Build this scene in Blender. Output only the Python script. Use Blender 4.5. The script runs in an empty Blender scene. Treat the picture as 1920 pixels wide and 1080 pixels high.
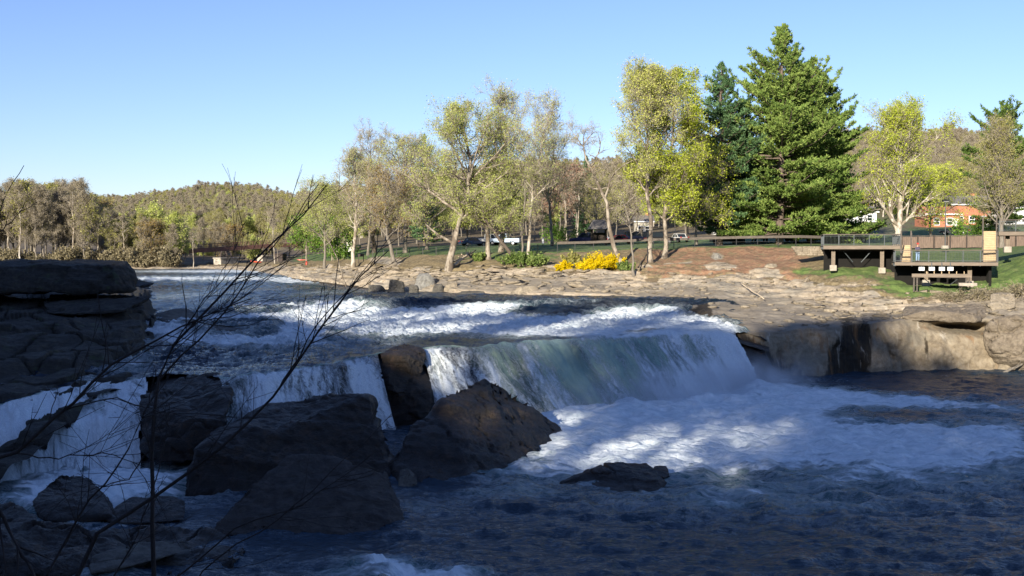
import bpy, bmesh, math, random
import numpy as np
from mathutils import Vector, Matrix

S = bpy.context.scene
COL = S.collection
R = math.radians

# ------------------------------------------------------------------ camera, sky, sun, exposure
CAMZ = 10.2
F = 2027.0
PITCH = math.atan(70.0 / F)
cam_d = bpy.data.cameras.new("camera")
cam = bpy.data.objects.new("camera", cam_d)
COL.objects.link(cam)
cam.location = (0, 0, CAMZ)
cam.rotation_euler = (math.pi / 2 - PITCH, 0, 0)
cam_d.sensor_width = 36.0
cam_d.lens = 36.0 * F / 1920.0
cam_d.clip_end = 6000
S.camera = cam

SUN_AZ = 24.0      # degrees to the left of straight behind the camera
SUN_EL = 17.0
sv = Vector((-math.sin(R(SUN_AZ)) * math.cos(R(SUN_EL)), -math.cos(R(SUN_AZ)) * math.cos(R(SUN_EL)), math.sin(R(SUN_EL))))
sun_d = bpy.data.lights.new("sun", 'SUN')
sun = bpy.data.objects.new("sun", sun_d)
COL.objects.link(sun)
sun.location = (-60, -120, 80)
sun.rotation_euler = (-sv).to_track_quat('-Z', 'Y').to_euler()
sun_d.energy = 5.0
sun_d.angle = R(0.53)
sun_d.color = (1.0, 0.91, 0.76)

wd = bpy.data.worlds.new("World")
S.world = wd
wd.use_nodes = True
wn = wd.node_tree
sky = wn.nodes.new("ShaderNodeTexSky")
sky.sky_type = 'NISHITA'
sky.sun_disc = False
sky.sun_elevation = R(SUN_EL)
sky.sun_rotation = R(180 + SUN_AZ)
sky.altitude = 400
sky.air_density = 1.0
sky.dust_density = 0.35
sky.ozone_density = 2.8
bg = wn.nodes["Background"]
bg.inputs[1].default_value = 0.092
tint = wn.nodes.new("ShaderNodeMix")          # white balance of the open sky
tint.data_type = 'RGBA'
tint.blend_type = 'MULTIPLY'
tint.inputs[0].default_value = 1.0
tint.inputs[7].default_value = (0.93, 0.91, 1.14, 1)
wn.links.new(sky.outputs[0], tint.inputs[6])
wn.links.new(tint.outputs[2], bg.inputs[0])

S.view_settings.view_transform = 'Standard'
S.view_settings.look = 'None'
S.view_settings.gamma = 1
S.view_settings.exposure = 0.86
S.render.engine = 'CYCLES'
S.cycles.max_bounces = 6
S.cycles.diffuse_bounces = 2
S.cycles.glossy_bounces = 3
S.cycles.transparent_max_bounces = 8
S.cycles.volume_bounces = 1
S.cycles.caustics_reflective = False
S.cycles.caustics_refractive = False
S.cycles.use_denoising = True
S.cycles.denoiser = 'OPENIMAGEDENOISE'

# ------------------------------------------------------------------ maths helpers
CT, ST = math.cos(PITCH), math.sin(PITCH)


def W(px, py, D):
    """the place at forward distance D that is seen along the picture direction px, py (1920 x 1080 frame)"""
    u = (np.asarray(px, float) - 960) / F
    v = (540 - np.asarray(py, float)) / F
    dy = CT + ST * v
    dz = -ST + CT * v
    k = D / dy
    return np.stack([u * k, np.broadcast_to(np.asarray(D, float), np.shape(k)), CAMZ + dz * k], -1)


def Wz(px, py, z):
    v = (540 - py) / F
    dy = CT + ST * v
    dz = -ST + CT * v
    return W(px, py, (z - CAMZ) / dz * dy)


def V(a):
    return Vector([float(t) for t in a])


def _h(ix, iy, iz, seed):
    with np.errstate(over='ignore'):
        h = ix.astype(np.uint32) * np.uint32(374761393) + iy.astype(np.uint32) * np.uint32(668265263) + iz.astype(np.uint32) * np.uint32(2246822519) + np.uint32(seed * 3266489917 % 4294967291)
        h = (h ^ (h >> np.uint32(13))) * np.uint32(1274126177)
        h = (h ^ (h >> np.uint32(16))) * np.uint32(2654435761)
        h = h ^ (h >> np.uint32(15))
    return h.astype(np.float64) / 4294967295.0


def vn(x, y, z=0.0, seed=0):
    """smooth value noise, 0..1"""
    x, y, z = np.broadcast_arrays(np.asarray(x, float), np.asarray(y, float), np.asarray(z, float))
    fx, fy, fz = np.floor(x), np.floor(y), np.floor(z)
    ix, iy, iz = fx.astype(np.int64), fy.astype(np.int64), fz.astype(np.int64)
    tx, ty, tz = x - fx, y - fy, z - fz
    tx, ty, tz = tx * tx * (3 - 2 * tx), ty * ty * (3 - 2 * ty), tz * tz * (3 - 2 * tz)
    o = 0
    for a in (0, 1):
        for b in (0, 1):
            for c in (0, 1):
                w = (tx if a else 1 - tx) * (ty if b else 1 - ty) * (tz if c else 1 - tz)
                o = o + w * _h(ix + a, iy + b, iz + c, seed)
    return o


def fbm(x, y, z=0.0, octv=4, seed=0, gain=0.5, lac=2.03):
    o, a, t, f = 0, 1.0, 0, 1.0
    for i in range(octv):
        o = o + a * vn(np.asarray(x) * f + 17.3 * i, np.asarray(y) * f - 9.1 * i, np.asarray(z) * f + 3.7 * i, seed + i)
        t += a
        a *= gain
        f *= lac
    return o / t          # 0..1 about 0.5


def ridge(x, y, z=0.0, octv=4, seed=0):
    o, a, t, f = 0, 1.0, 0, 1.0
    for i in range(octv):
        o = o + a * (1 - np.abs(2 * vn(np.asarray(x) * f + 5.3 * i, np.asarray(y) * f, np.asarray(z) * f, seed + i) - 1))
        t += a
        a *= 0.5
        f *= 2.1
    return o / t


def cells(x, y, seed=0, size=1.0):
    """random value per cell of a jittered grid (blocky), and distance to the cell edge"""
    x = np.asarray(x) / size
    y = np.asarray(y) / size
    ix, iy = np.floor(x).astype(np.int64), np.floor(y).astype(np.int64)
    b1 = np.full(x.shape, 9.0)
    b2 = np.full(x.shape, 9.0)
    val = np.zeros(x.shape)
    for a in (-1, 0, 1):
        for b in (-1, 0, 1):
            cx, cy = ix + a, iy + b
            jx = cx + _h(cx, cy, cx * 0, seed + 1)
            jy = cy + _h(cx, cy, cx * 0, seed + 2)
            d = np.hypot(x - jx, y - jy)
            v = _h(cx, cy, cx * 0, seed + 3)
            nb = d < b1
            b2 = np.where(nb, b1, np.minimum(b2, d))
            val = np.where(nb, v, val)
            b1 = np.where(nb, d, b1)
    return val, b2 - b1


def sst(a, b, x):
    t = np.clip((x - a) / (b - a), 0, 1)
    return t * t * (3 - 2 * t)


# ------------------------------------------------------------------ object helpers
def tag(o, label=None, cat=None, group=None, kind=None):
    if label: o["label"] = label
    if cat: o["category"] = cat
    if group: o["group"] = group
    if kind: o["kind"] = kind
    return o


def empty(name, loc=(0, 0, 0), rz=0.0):
    o = bpy.data.objects.new(name, None)
    o.empty_display_size = 0.3
    o.location = loc
    o.rotation_euler = (0, 0, rz)
    COL.objects.link(o)
    return o


def npmesh(name, verts, faces, mats=(), smooth=True, mat_idx=None):
    """faces: list of (M,k) int arrays"""
    me = bpy.data.meshes.new(name)
    verts = np.ascontiguousarray(verts, dtype=np.float32).reshape(-1, 3)
    if not isinstance(faces, (list, tuple)):
        faces = [faces]
    faces = [np.asarray(f, dtype=np.int32) for f in faces if len(f)]
    me.vertices.add(len(verts))
    me.vertices.foreach_set("co", verts.ravel())
    nl = sum(f.size for f in faces)
    nf = sum(len(f) for f in faces)
    me.loops.add(nl)
    me.loops.foreach_set("vertex_index", np.concatenate([f.ravel() for f in faces]))
    me.polygons.add(nf)
    tot = np.concatenate([np.full(len(f), f.shape[1], np.int32) for f in faces])
    st = np.concatenate([[0], np.cumsum(tot)[:-1]]).astype(np.int32)
    me.polygons.foreach_set("loop_start", st)
    me.polygons.foreach_set("loop_total", tot)
    if smooth:
        me.polygons.foreach_set("use_smooth", np.ones(nf, bool))
    for m in mats:
        me.materials.append(m)
    if mat_idx is not None:
        me.polygons.foreach_set("material_index", np.asarray(mat_idx, np.int32))
    me.update(calc_edges=True)
    me.validate()
    return me


def link(name, me, parent=None):
    o = bpy.data.objects.new(name, me)
    COL.objects.link(o)
    if parent:
        o.parent = parent
    return o


def fattr(me, name, data):
    a = me.attributes.new(name, 'FLOAT', 'POINT')
    a.data.foreach_set("value", np.ascontiguousarray(data, np.float32).ravel())


def vattr(me, name, data):
    a = me.attributes.new(name, 'FLOAT_VECTOR', 'POINT')
    a.data.foreach_set("vector", np.ascontiguousarray(data, np.float32).ravel())


def gridfaces(nr, nc, keep=None):
    i = np.arange(nr * nc).reshape(nr, nc)
    f = np.stack([i[:-1, :-1], i[:-1, 1:], i[1:, 1:], i[1:, :-1]], -1)
    if keep is not None:
        f = f[keep]
    return f.reshape(-1, 4)


class MB:
    """collects simple shapes and links them as ONE mesh"""
    def __init__(self):
        self.v = []
        self.f = []

    def add(self, vs, fs):
        n = len(self.v)
        self.v += [tuple(p) for p in vs]
        self.f += [tuple(i + n for i in f) for f in fs]
        return self

    def box(self, c, s, rz=0.0, rx=0.0, ry=0.0):
        m = Matrix.Rotation(rz, 3, 'Z') @ Matrix.Rotation(ry, 3, 'Y') @ Matrix.Rotation(rx, 3, 'X')
        c = Vector(c)
        vs = [c + m @ Vector((x * s[0] / 2, y * s[1] / 2, z * s[2] / 2)) for x in (-1, 1) for y in (-1, 1) for z in (-1, 1)]
        return self.add(vs, [(0, 1, 3, 2), (4, 6, 7, 5), (0, 4, 5, 1), (2, 3, 7, 6), (0, 2, 6, 4), (1, 5, 7, 3)])

    def bar(self, a, b, w, h=None):
        """square bar from a to b"""
        a, b = Vector(a), Vector(b)
        h = h or w
        d = (b - a).normalized()
        up = Vector((0, 0, 1)) if abs(d.z) < 0.95 else Vector((0, 1, 0))
        s = d.cross(up).normalized() * w / 2
        t = s.cross(d).normalized() * h / 2
        vs = [a - s - t, a + s - t, a + s + t, a - s + t, b - s - t, b + s - t, b + s + t, b - s + t]
        return self.add(vs, [(3, 2, 1, 0), (4, 5, 6, 7), (0, 1, 5, 4), (1, 2, 6, 5), (2, 3, 7, 6), (3, 0, 4, 7)])

    def tube(self, pts, rad, n=8):
        pts = [Vector(p) for p in pts]
        if not hasattr(rad, '__len__'): rad = [rad] * len(pts)
        vs, fs = [], []
        for i, p in enumerate(pts):
            d = (pts[min(i + 1, len(pts) - 1)] - pts[max(i - 1, 0)]).normalized()
            up = Vector((0, 0, 1)) if abs(d.z) < 0.9 else Vector((1, 0, 0))
            s = d.cross(up).normalized()
            t = s.cross(d)
            for k in range(n):
                a = 2 * math.pi * k / n
                vs.append(p + (s * math.cos(a) + t * math.sin(a)) * rad[i])
        for i in range(len(pts) - 1):
            for k in range(n):
                fs.append((i * n + k, i * n + (k + 1) % n, (i + 1) * n + (k + 1) % n, (i + 1) * n + k))
        fs.append(tuple(range(n))[::-1])
        fs.append(tuple(range((len(pts) - 1) * n, len(pts) * n)))
        return self.add(vs, fs)

    def prism(self, poly, y0, y1):
        """x-z outline pushed from y0 to y1"""
        n = len(poly)
        vs = [(x, y0, z) for x, z in poly] + [(x, y1, z) for x, z in poly]
        fs = [tuple(range(n)), tuple(range(2 * n - 1, n - 1, -1))]
        fs += [(i, i + n, (i + 1) % n + n, (i + 1) % n) for i in range(n)]
        return self.add(vs, fs)

    def build(self, name, mat, parent=None, smooth=False, bevel=0.0):
        me = bpy.data.meshes.new(name)
        me.from_pydata(self.v, [], self.f)
        me.materials.append(mat)
        bm = bmesh.new()
        bm.from_mesh(me)
        bmesh.ops.recalc_face_normals(bm, faces=bm.faces)
        if bevel:
            bmesh.ops.bevel(bm, geom=bm.edges, offset=bevel, segments=1, affect='EDGES')
        bm.to_mesh(me)
        bm.free()
        if smooth:
            me.polygons.foreach_set("use_smooth", np.ones(len(me.polygons), bool))
        return link(name, me, parent)


# ------------------------------------------------------------------ material helpers
class NT:
    def __init__(self, name):
        self.m = bpy.data.materials.new(name)
        self.m.use_nodes = True
        self.t = self.m.node_tree
        self.bsdf = self.t.nodes["Principled BSDF"]
        self.out = self.t.nodes["Material Output"]

    def nd(self, kind, **ins):
        n = self.t.nodes.new("ShaderNode" + kind)
        for k, v in ins.items():
            self.put(n.inputs[k.replace('_', ' ')], v)
        return n

    def put(self, sock, v):
        if isinstance(v, bpy.types.NodeSocket):
            self.t.links.new(v, sock)
        elif hasattr(v, '__len__') and len(v) == 3 and sock.type == 'RGBA':
            sock.default_value = (*v, 1)
        else:
            sock.default_value = v

    def coord(self, which='Object'):
        return self.nd("TexCoord").outputs[which]

    def attr(self, name, out='Fac'):
        n = self.t.nodes.new("ShaderNodeAttribute")
        n.attribute_name = name
        return n.outputs[out]

    def mapping(self, vec, scale=(1, 1, 1), loc=(0, 0, 0), rot=(0, 0, 0)):
        n = self.t.nodes.new("ShaderNodeMapping")
        self.t.links.new(vec, n.inputs[0])
        n.inputs['Scale'].default_value = scale
        n.inputs['Location'].default_value = loc
        n.inputs['Rotation'].default_value = rot
        return n.outputs[0]

    def noise(self, vec, scale, detail=4, rough=0.55, dist=0.0):
        n = self.t.nodes.new("ShaderNodeTexNoise")
        self.t.links.new(vec, n.inputs['Vector'])
        n.inputs['Scale'].default_value = scale
        n.inputs['Detail'].default_value = detail
        n.inputs['Roughness'].default_value = rough
        n.inputs['Distortion'].default_value = dist
        return n.outputs['Fac']

    def voronoi(self, vec, scale, feature='F1', out='Distance'):
        n = self.t.nodes.new("ShaderNodeTexVoronoi")
        n.feature = feature
        self.t.links.new(vec, n.inputs['Vector'])
        n.inputs['Scale'].default_value = scale
        return n.outputs[out]

    def ramp(self, fac, stops):
        n = self.t.nodes.new("ShaderNodeValToRGB")
        e = n.color_ramp.elements
        while len(e) < len(stops): e.new(0.5)
        for i, (p, c) in enumerate(stops):
            e[i].position = p
            e[i].color = (*c, 1) if hasattr(c, '__len__') else (c, c, c, 1)
        self.t.links.new(fac, n.inputs[0])
        return n.outputs[0]

    def mix(self, fac, a, b, mode='MIX'):
        n = self.t.nodes.new("ShaderNodeMix")
        n.data_type = 'RGBA'
        n.blend_type = mode
        self.put(n.inputs[0], fac)
        self.put(n.inputs[6], a)
        self.put(n.inputs[7], b)
        return n.outputs[2]

    def math(self, op, a, b=0.0, c=None, clamp=False):
        n = self.t.nodes.new("ShaderNodeMath")
        n.operation = op
        n.use_clamp = clamp
        self.put(n.inputs[0], a)
        self.put(n.inputs[1], b)
        if c is not None: self.put(n.inputs[2], c)
        return n.outputs[0]

    def maprange(self, v, a, b, c=0.0, d=1.0, smooth=True):
        n = self.t.nodes.new("ShaderNodeMapRange")
        if smooth: n.interpolation_type = 'SMOOTHSTEP'
        for i, k in enumerate((v, a, b, c, d)):
            self.put(n.inputs[i], k)
        return n.outputs[0]

    def bump(self, h, strength=0.5, dist=0.1, normal=None):
        n = self.t.nodes.new("ShaderNodeBump")
        self.put(n.inputs['Height'], h)
        n.inputs['Strength'].default_value = strength
        n.inputs['Distance'].default_value = dist
        if normal is not None: self.put(n.inputs['Normal'], normal)
        return n.outputs[0]

    def set(self, **k):
        for a, v in k.items():
            self.put(self.bsdf.inputs[a.replace('_', ' ')], v)
        return self.m


def simple(name, col, rough=0.7, var=0.25, scale=3.0, metallic=0.0, bump=0.0, stretch=(1, 1, 1)):
    n = NT(name)
    v = n.mapping(n.coord(), stretch)
    f = n.noise(v, scale, 5, 0.6)
    lo = tuple(c * (1 - var) for c in col)
    hi = tuple(min(1, c * (1 + var)) for c in col)
    c = n.ramp(f, [(0.3, lo), (0.7, hi)])
    n.set(Base_Color=c, Roughness=rough, Metallic=metallic)
    if bump:
        n.set(Normal=n.bump(f, bump, 0.05))
    return n.m
# ------------------------------------------------------------------ materials of the ground, rock and water
def rock_mat(name, base, dark, light, strata=1.0, wet=False, moss=None, sc=1.0):
    n = NT(name)
    c = n.coord()
    big = n.noise(c, 0.35 * sc, 5, 0.6, 0.6)
    med = n.noise(c, 2.2 * sc, 8, 0.7, 0.3)
    fine = n.noise(c, 14 * sc, 6, 0.7)
    lay = n.noise(n.mapping(c, (0.25, 0.25, 3.2), rot=(0.06, 0.05, 0)), 1.6 * sc, 7, 0.65, 0.5)
    col = n.ramp(med, [(0.3, dark), (0.5, base), (0.72, light)])
    col = n.mix(n.math('MULTIPLY', n.maprange(big, 0.35, 0.7), 0.55), col, n.ramp(fine, [(0.35, dark), (0.7, base)]))
    if strata:
        col = n.mix(n.math('MULTIPLY', n.maprange(lay, 0.42, 0.36), 0.5 * strata * (0.0 if wet else 1.0)), col, tuple(x * 0.5 for x in dark))
        col = n.mix(n.math('MULTIPLY', n.maprange(lay, 0.55, 0.7), 0.35), col, light)
    if moss:
        col = n.mix(n.math('MULTIPLY', n.maprange(n.noise(c, 0.9 * sc, 6, 0.7), 0.55, 0.7), 0.6), col, moss)
    h = n.math('ADD', n.math('MULTIPLY', lay, 0.8 * strata), n.math('ADD', n.math('MULTIPLY', med, 0.7), n.math('MULTIPLY', fine, 0.18)))
    rough = n.ramp(fine, [(0.3, 0.45), (0.7, 0.7)]) if wet else n.ramp(fine, [(0.3, 0.75), (0.7, 0.95)])
    return n.set(Base_Color=col, Roughness=rough, Normal=n.bump(h, 1.0, 0.45))


M = {}
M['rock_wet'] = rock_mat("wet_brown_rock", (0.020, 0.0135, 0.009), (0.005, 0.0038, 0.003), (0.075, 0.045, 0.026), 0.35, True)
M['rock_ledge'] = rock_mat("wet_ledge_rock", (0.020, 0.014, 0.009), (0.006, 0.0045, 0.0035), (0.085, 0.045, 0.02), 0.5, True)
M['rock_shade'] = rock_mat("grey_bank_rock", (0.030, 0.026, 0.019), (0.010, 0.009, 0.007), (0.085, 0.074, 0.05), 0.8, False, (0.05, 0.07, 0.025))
M['rock_tan'] = rock_mat("tan_sandstone", (0.36, 0.30, 0.215), (0.19, 0.155, 0.11), (0.56, 0.475, 0.35), 0.7)
M['rock_tan2'] = rock_mat("brown_cliff_rock", (0.24, 0.195, 0.14), (0.11, 0.085, 0.06), (0.38, 0.32, 0.24), 0.3)
M['rock_dark2'] = rock_mat("dark_grey_slab_rock", (0.055, 0.046, 0.040), (0.022, 0.018, 0.016), (0.11, 0.092, 0.078), 0.35)
M['rock_grey'] = rock_mat("pale_grey_stone", (0.27, 0.26, 0.23), (0.13, 0.12, 0.11), (0.38, 0.37, 0.33), 0.5)
M['rock_dark'] = rock_mat("dark_river_stone", (0.12, 0.11, 0.09), (0.05, 0.045, 0.04), (0.22, 0.2, 0.16), 0.4)


def bank_mat():
    n = NT("far_bank_ground")
    c = n.coord()
    zr, zg, zd, zs, zf = (n.attr(k) for k in ('rock', 'grass', 'dirt', 'stain', 'smoothrock'))
    big = n.noise(c, 0.25, 5, 0.6, 0.6)
    med = n.noise(c, 1.5, 9, 0.72, 0.4)
    fine = n.noise(c, 9, 6, 0.7)
    lay = n.noise(n.mapping(c, (0.3, 0.3, 4.0), rot=(0.05, 0.08, 0)), 1.5, 8, 0.7, 0.5)
    tan = n.ramp(med, [(0.28, (0.17, 0.13, 0.09)), (0.44, (0.33, 0.265, 0.185)), (0.58, (0.45, 0.375, 0.275)), (0.76, (0.60, 0.53, 0.42))])
    tan = n.mix(n.math('MULTIPLY', n.maprange(big, 0.48, 0.62), 0.55), tan, n.ramp(fine, [(0.3, (0.17, 0.16, 0.13)), (0.7, (0.34, 0.32, 0.27))]))
    notc = n.math('SUBTRACT', 1.0, n.math('MULTIPLY', n.attr('cliff'), 0.93))
    crack = n.math('MULTIPLY', n.math('MULTIPLY', n.maprange(lay, 0.435, 0.37), notc), n.math('SUBTRACT', 1.0, n.math('MULTIPLY', zf, 0.75)))
    tan = n.mix(n.math('MULTIPLY', crack, 0.85), tan, (0.045, 0.034, 0.024))
    smooth = n.ramp(n.noise(c, 0.6, 6, 0.6, 1.0), [(0.35, (0.16, 0.135, 0.10)), (0.55, (0.26, 0.22, 0.165)), (0.7, (0.38, 0.325, 0.25))])
    tan = n.mix(n.math('MULTIPLY', zf, 0.8), tan, smooth)
    grass = n.ramp(n.noise(c, 1.1, 7, 0.7), [(0.3, (0.045, 0.08, 0.02)), (0.48, (0.095, 0.15, 0.035)), (0.62, (0.15, 0.20, 0.055)), (0.75, (0.24, 0.23, 0.10))])
    dry = n.ramp(n.noise(c, 2.4, 8, 0.75), [(0.3, (0.085, 0.065, 0.032)), (0.5, (0.19, 0.145, 0.075)), (0.72, (0.33, 0.27, 0.16))])
    dirt = n.ramp(n.noise(c, 1.8, 8, 0.75), [(0.3, (0.14, 0.078, 0.045)), (0.5, (0.28, 0.155, 0.09)), (0.72, (0.36, 0.26, 0.16))])
    litter = n.ramp(n.noise(c, 1.2, 8, 0.75), [(0.3, (0.07, 0.05, 0.03)), (0.7, (0.17, 0.13, 0.08))])
    col = litter
    jig = n.math('MULTIPLY', n.math('SUBTRACT', n.noise(c, 0.8, 8, 0.75), 0.5), 1.5)
    col = n.mix(n.maprange(n.math('ADD', n.attr('dry'), jig), 0.38, 0.6), col, dry)
    col = n.mix(n.maprange(n.math('ADD', zd, jig), 0.38, 0.6), col, dirt)
    col = n.mix(n.maprange(n.math('ADD', zg, jig), 0.38, 0.6), col, grass)
    col = n.mix(n.maprange(n.math('ADD', zr, n.math('MULTIPLY', jig, 0.8)), 0.4, 0.55), col, tan)
    streak = n.noise(n.mapping(c, (1.6, 1.6, 0.12)), 1.3, 6, 0.65)
    st = n.maprange(n.math('ADD', zs, n.math('MULTIPLY', n.math('SUBTRACT', streak, 0.5), 0.9)), 0.42, 0.62)
    col = n.mix(st, col, n.ramp(streak, [(0.4, (0.018, 0.014, 0.010)), (0.6, (0.06, 0.043, 0.022))]))
    pale = n.maprange(n.noise(n.mapping(c, (1.1, 1.1, 0.06)), 0.9, 5, 0.6), 0.63, 0.72)
    col = n.mix(n.math('MULTIPLY', n.math('MULTIPLY', n.attr('cliff'), pale), 0.8), col, (0.75, 0.68, 0.58))
    rust = n.maprange(n.noise(n.mapping(c, (0.9, 0.9, 0.05), loc=(9, 3, 0)), 0.9, 5, 0.6), 0.56, 0.68)
    col = n.mix(n.math('MULTIPLY', n.math('MULTIPLY', n.attr('cliff'), rust), 0.6), col, (0.34, 0.17, 0.06))
    col = n.mix(n.math('MULTIPLY', n.attr('cliff'), 0.9), col, n.mix(1.0, col, (0.60, 0.59, 0.55), 'MULTIPLY'))
    h = n.math('ADD', n.math('MULTIPLY', lay, n.math('MULTIPLY', n.math('MULTIPLY', zr, notc), 0.8)), n.math('ADD', n.math('MULTIPLY', med, 0.6), n.math('MULTIPLY', fine, 0.25)))
    return n.set(Base_Color=col, Roughness=0.9, Normal=n.bump(h, 0.9, 0.25))


M['bank'] = bank_mat()


def water_mat(name, kind):
    """foam is a real colour of the broken water; attr foam says how broken it is, attr flow carries metres along and across the current"""
    n = NT(name)
    flow = n.attr('flow', 'Vector')
    foam = n.attr('foam')
    if kind == 'fall':
        wv = n.math('MULTIPLY', n.math('SUBTRACT', n.noise(n.mapping(flow, (.5, .35, 1)), 1.0, 4, 0.6), 0.5), 1.6)
        av = n.t.nodes.new("ShaderNodeVectorMath")
        n.t.links.new(flow, av.inputs[0])
        n.t.links.new(n.nd("CombineXYZ", X=wv).outputs[0], av.inputs[1])
        flow = av.outputs[0]
        v1 = n.mapping(flow, (1.0, 0.3, 1))
        v2 = n.mapping(flow, (1.0, 0.3, 1))
        s1 = n.noise(v1, 0.8, 8, 0.66, 0.8)
        s2 = n.noise(v2, 4.0, 7, 0.75, 0.6)
        s3 = n.noise(n.mapping(flow, (1, 0.65, 1)), 13.0, 4, 0.8, 0.3)
        s = n.math('ADD', n.math('MULTIPLY', s1, 0.42), n.math('ADD', n.math('MULTIPLY', s2, 0.36), n.math('MULTIPLY', s3, 0.22)))
        thin = n.attr('thin')
        white = n.maprange(s, n.math('SUBTRACT', 0.63, n.math('MULTIPLY', foam, 0.34)), n.math('SUBTRACT', 0.76, n.math('MULTIPLY', foam, 0.34)))
        green = n.ramp(n.noise(n.mapping(flow, (1, 0.3, 1)), 0.5, 5, 0.6, 0.5), [(0.32, (0.10, 0.17, 0.165)), (0.5, (0.26, 0.37, 0.31)), (0.68, (0.40, 0.49, 0.35))])
        under = n.mix(thin, green, n.ramp(s2, [(0.4, (0.010, 0.011, 0.014)), (0.6, (0.035, 0.034, 0.038))]))
        col = n.mix(white, under, n.ramp(s3, [(0.35, (0.50, 0.57, 0.60)), (0.65, (0.84, 0.87, 0.88))]))
        rough = n.math('ADD', 0.22, n.math('MULTIPLY', white, 0.55))
        h = n.math('ADD', s, n.math('MULTIPLY', white, 0.4))
        return n.set(Base_Color=col, Roughness=rough, IOR=1.33, Normal=n.bump(h, 0.8, 0.22))
    w0 = n.noise(n.mapping(flow, (0.5, 0.5, 1)), 0.5, 3, 0.5)
    warp = n.nd("CombineXYZ", X=n.math('MULTIPLY', n.math('SUBTRACT', w0, 0.5), 2.2), Y=n.math('MULTIPLY', n.math('SUBTRACT', n.noise(n.mapping(flow, loc=(7, 3, 1)), 0.3, 3, 0.5), 0.5), 2.2)).outputs[0]
    add = n.t.nodes.new("ShaderNodeVectorMath")
    n.t.links.new(flow, add.inputs[0])
    n.t.links.new(warp, add.inputs[1])
    fl = add.outputs[0]
    if kind == 'river':
        va = n.mapping(fl, (0.45, 1.0, 1))
    else:
        va = n.mapping(fl, (0.42, 1.0, 1), rot=(0, 0, 0.25))
    a = n.noise(va, 0.55, 9, 0.68, 0.6)
    b = n.noise(va, 2.4, 8, 0.72, 0.8)
    lace = n.math('ABSOLUTE', n.math('SUBTRACT', b, 0.5))
    lace = n.maprange(lace, 0.055, 0.0)
    lace2 = n.maprange(n.math('ABSOLUTE', n.math('SUBTRACT', a, 0.5)), 0.045, 0.0)
    s = n.math('ADD', n.math('MULTIPLY', a, 0.6), n.math('MULTIPLY', b, 0.4))
    dense = n.maprange(s, n.math('SUBTRACT', 0.80, n.math('MULTIPLY', foam, 0.5)), n.math('SUBTRACT', 0.98, n.math('MULTIPLY', foam, 0.5)))
    dense = n.math('MULTIPLY', dense, n.maprange(foam, 0.02, 0.25))
    thinf = n.math('MULTIPLY', n.math('ADD', n.math('MULTIPLY', lace, 0.55), n.math('MULTIPLY', lace2, 0.45)), n.maprange(n.math('ADD', foam, n.math('MULTIPLY', n.math('SUBTRACT', a, 0.5), 1.2)), 0.12, 0.65))
    white = n.math('MAXIMUM', n.math('MULTIPLY', dense, 0.92), n.math('MULTIPLY', thinf, 0.62))
    deep = (0.008, 0.022, 0.046) if kind == 'river' else (0.012, 0.036, 0.064)
    aer = (0.10, 0.17, 0.18) if kind == 'river' else (0.11, 0.20, 0.20)
    base = n.mix(n.maprange(n.math('ADD', foam, n.math('MULTIPLY', n.math('SUBTRACT', a, 0.5), 0.8)), 0.25, 0.9), deep, aer)
    if kind == 'river':
        base = n.mix(n.attr('brown'), base, (0.055, 0.042, 0.022))
    col = n.mix(white, base, n.ramp(b, [(0.35, (0.52, 0.60, 0.64)), (0.62, (0.84, 0.88, 0.90))]))
    rough = n.math('ADD', 0.12 if kind == 'river' else 0.2, n.math('MULTIPLY', white, 0.6))
    c1 = n.noise(n.mapping(fl, (0.7, 1.5, 1)), 1.6, 6, 0.62, 0.5)
    c2 = n.noise(n.mapping(fl, (0.8, 1.4, 1)), 6.5, 4, 0.6, 0.4)
    h = n.math('ADD', n.math('MULTIPLY', c1, 0.8), n.math('ADD', n.math('MULTIPLY', c2, 0.22), n.math('MULTIPLY', white, 0.12)))
    h = n.math('MULTIPLY', h, n.math('SUBTRACT', 1.0, n.math('MULTIPLY', dense, 0.55)))
    return n.set(Base_Color=col, Roughness=rough, IOR=1.33, Normal=n.bump(h, 1.0, 1.0 if kind == 'river' else 0.5))


M['river'] = water_mat("river_water", 'river')
M['pool'] = water_mat("pool_water", 'pool')
M['fall'] = water_mat("falling_water", 'fall')

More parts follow.
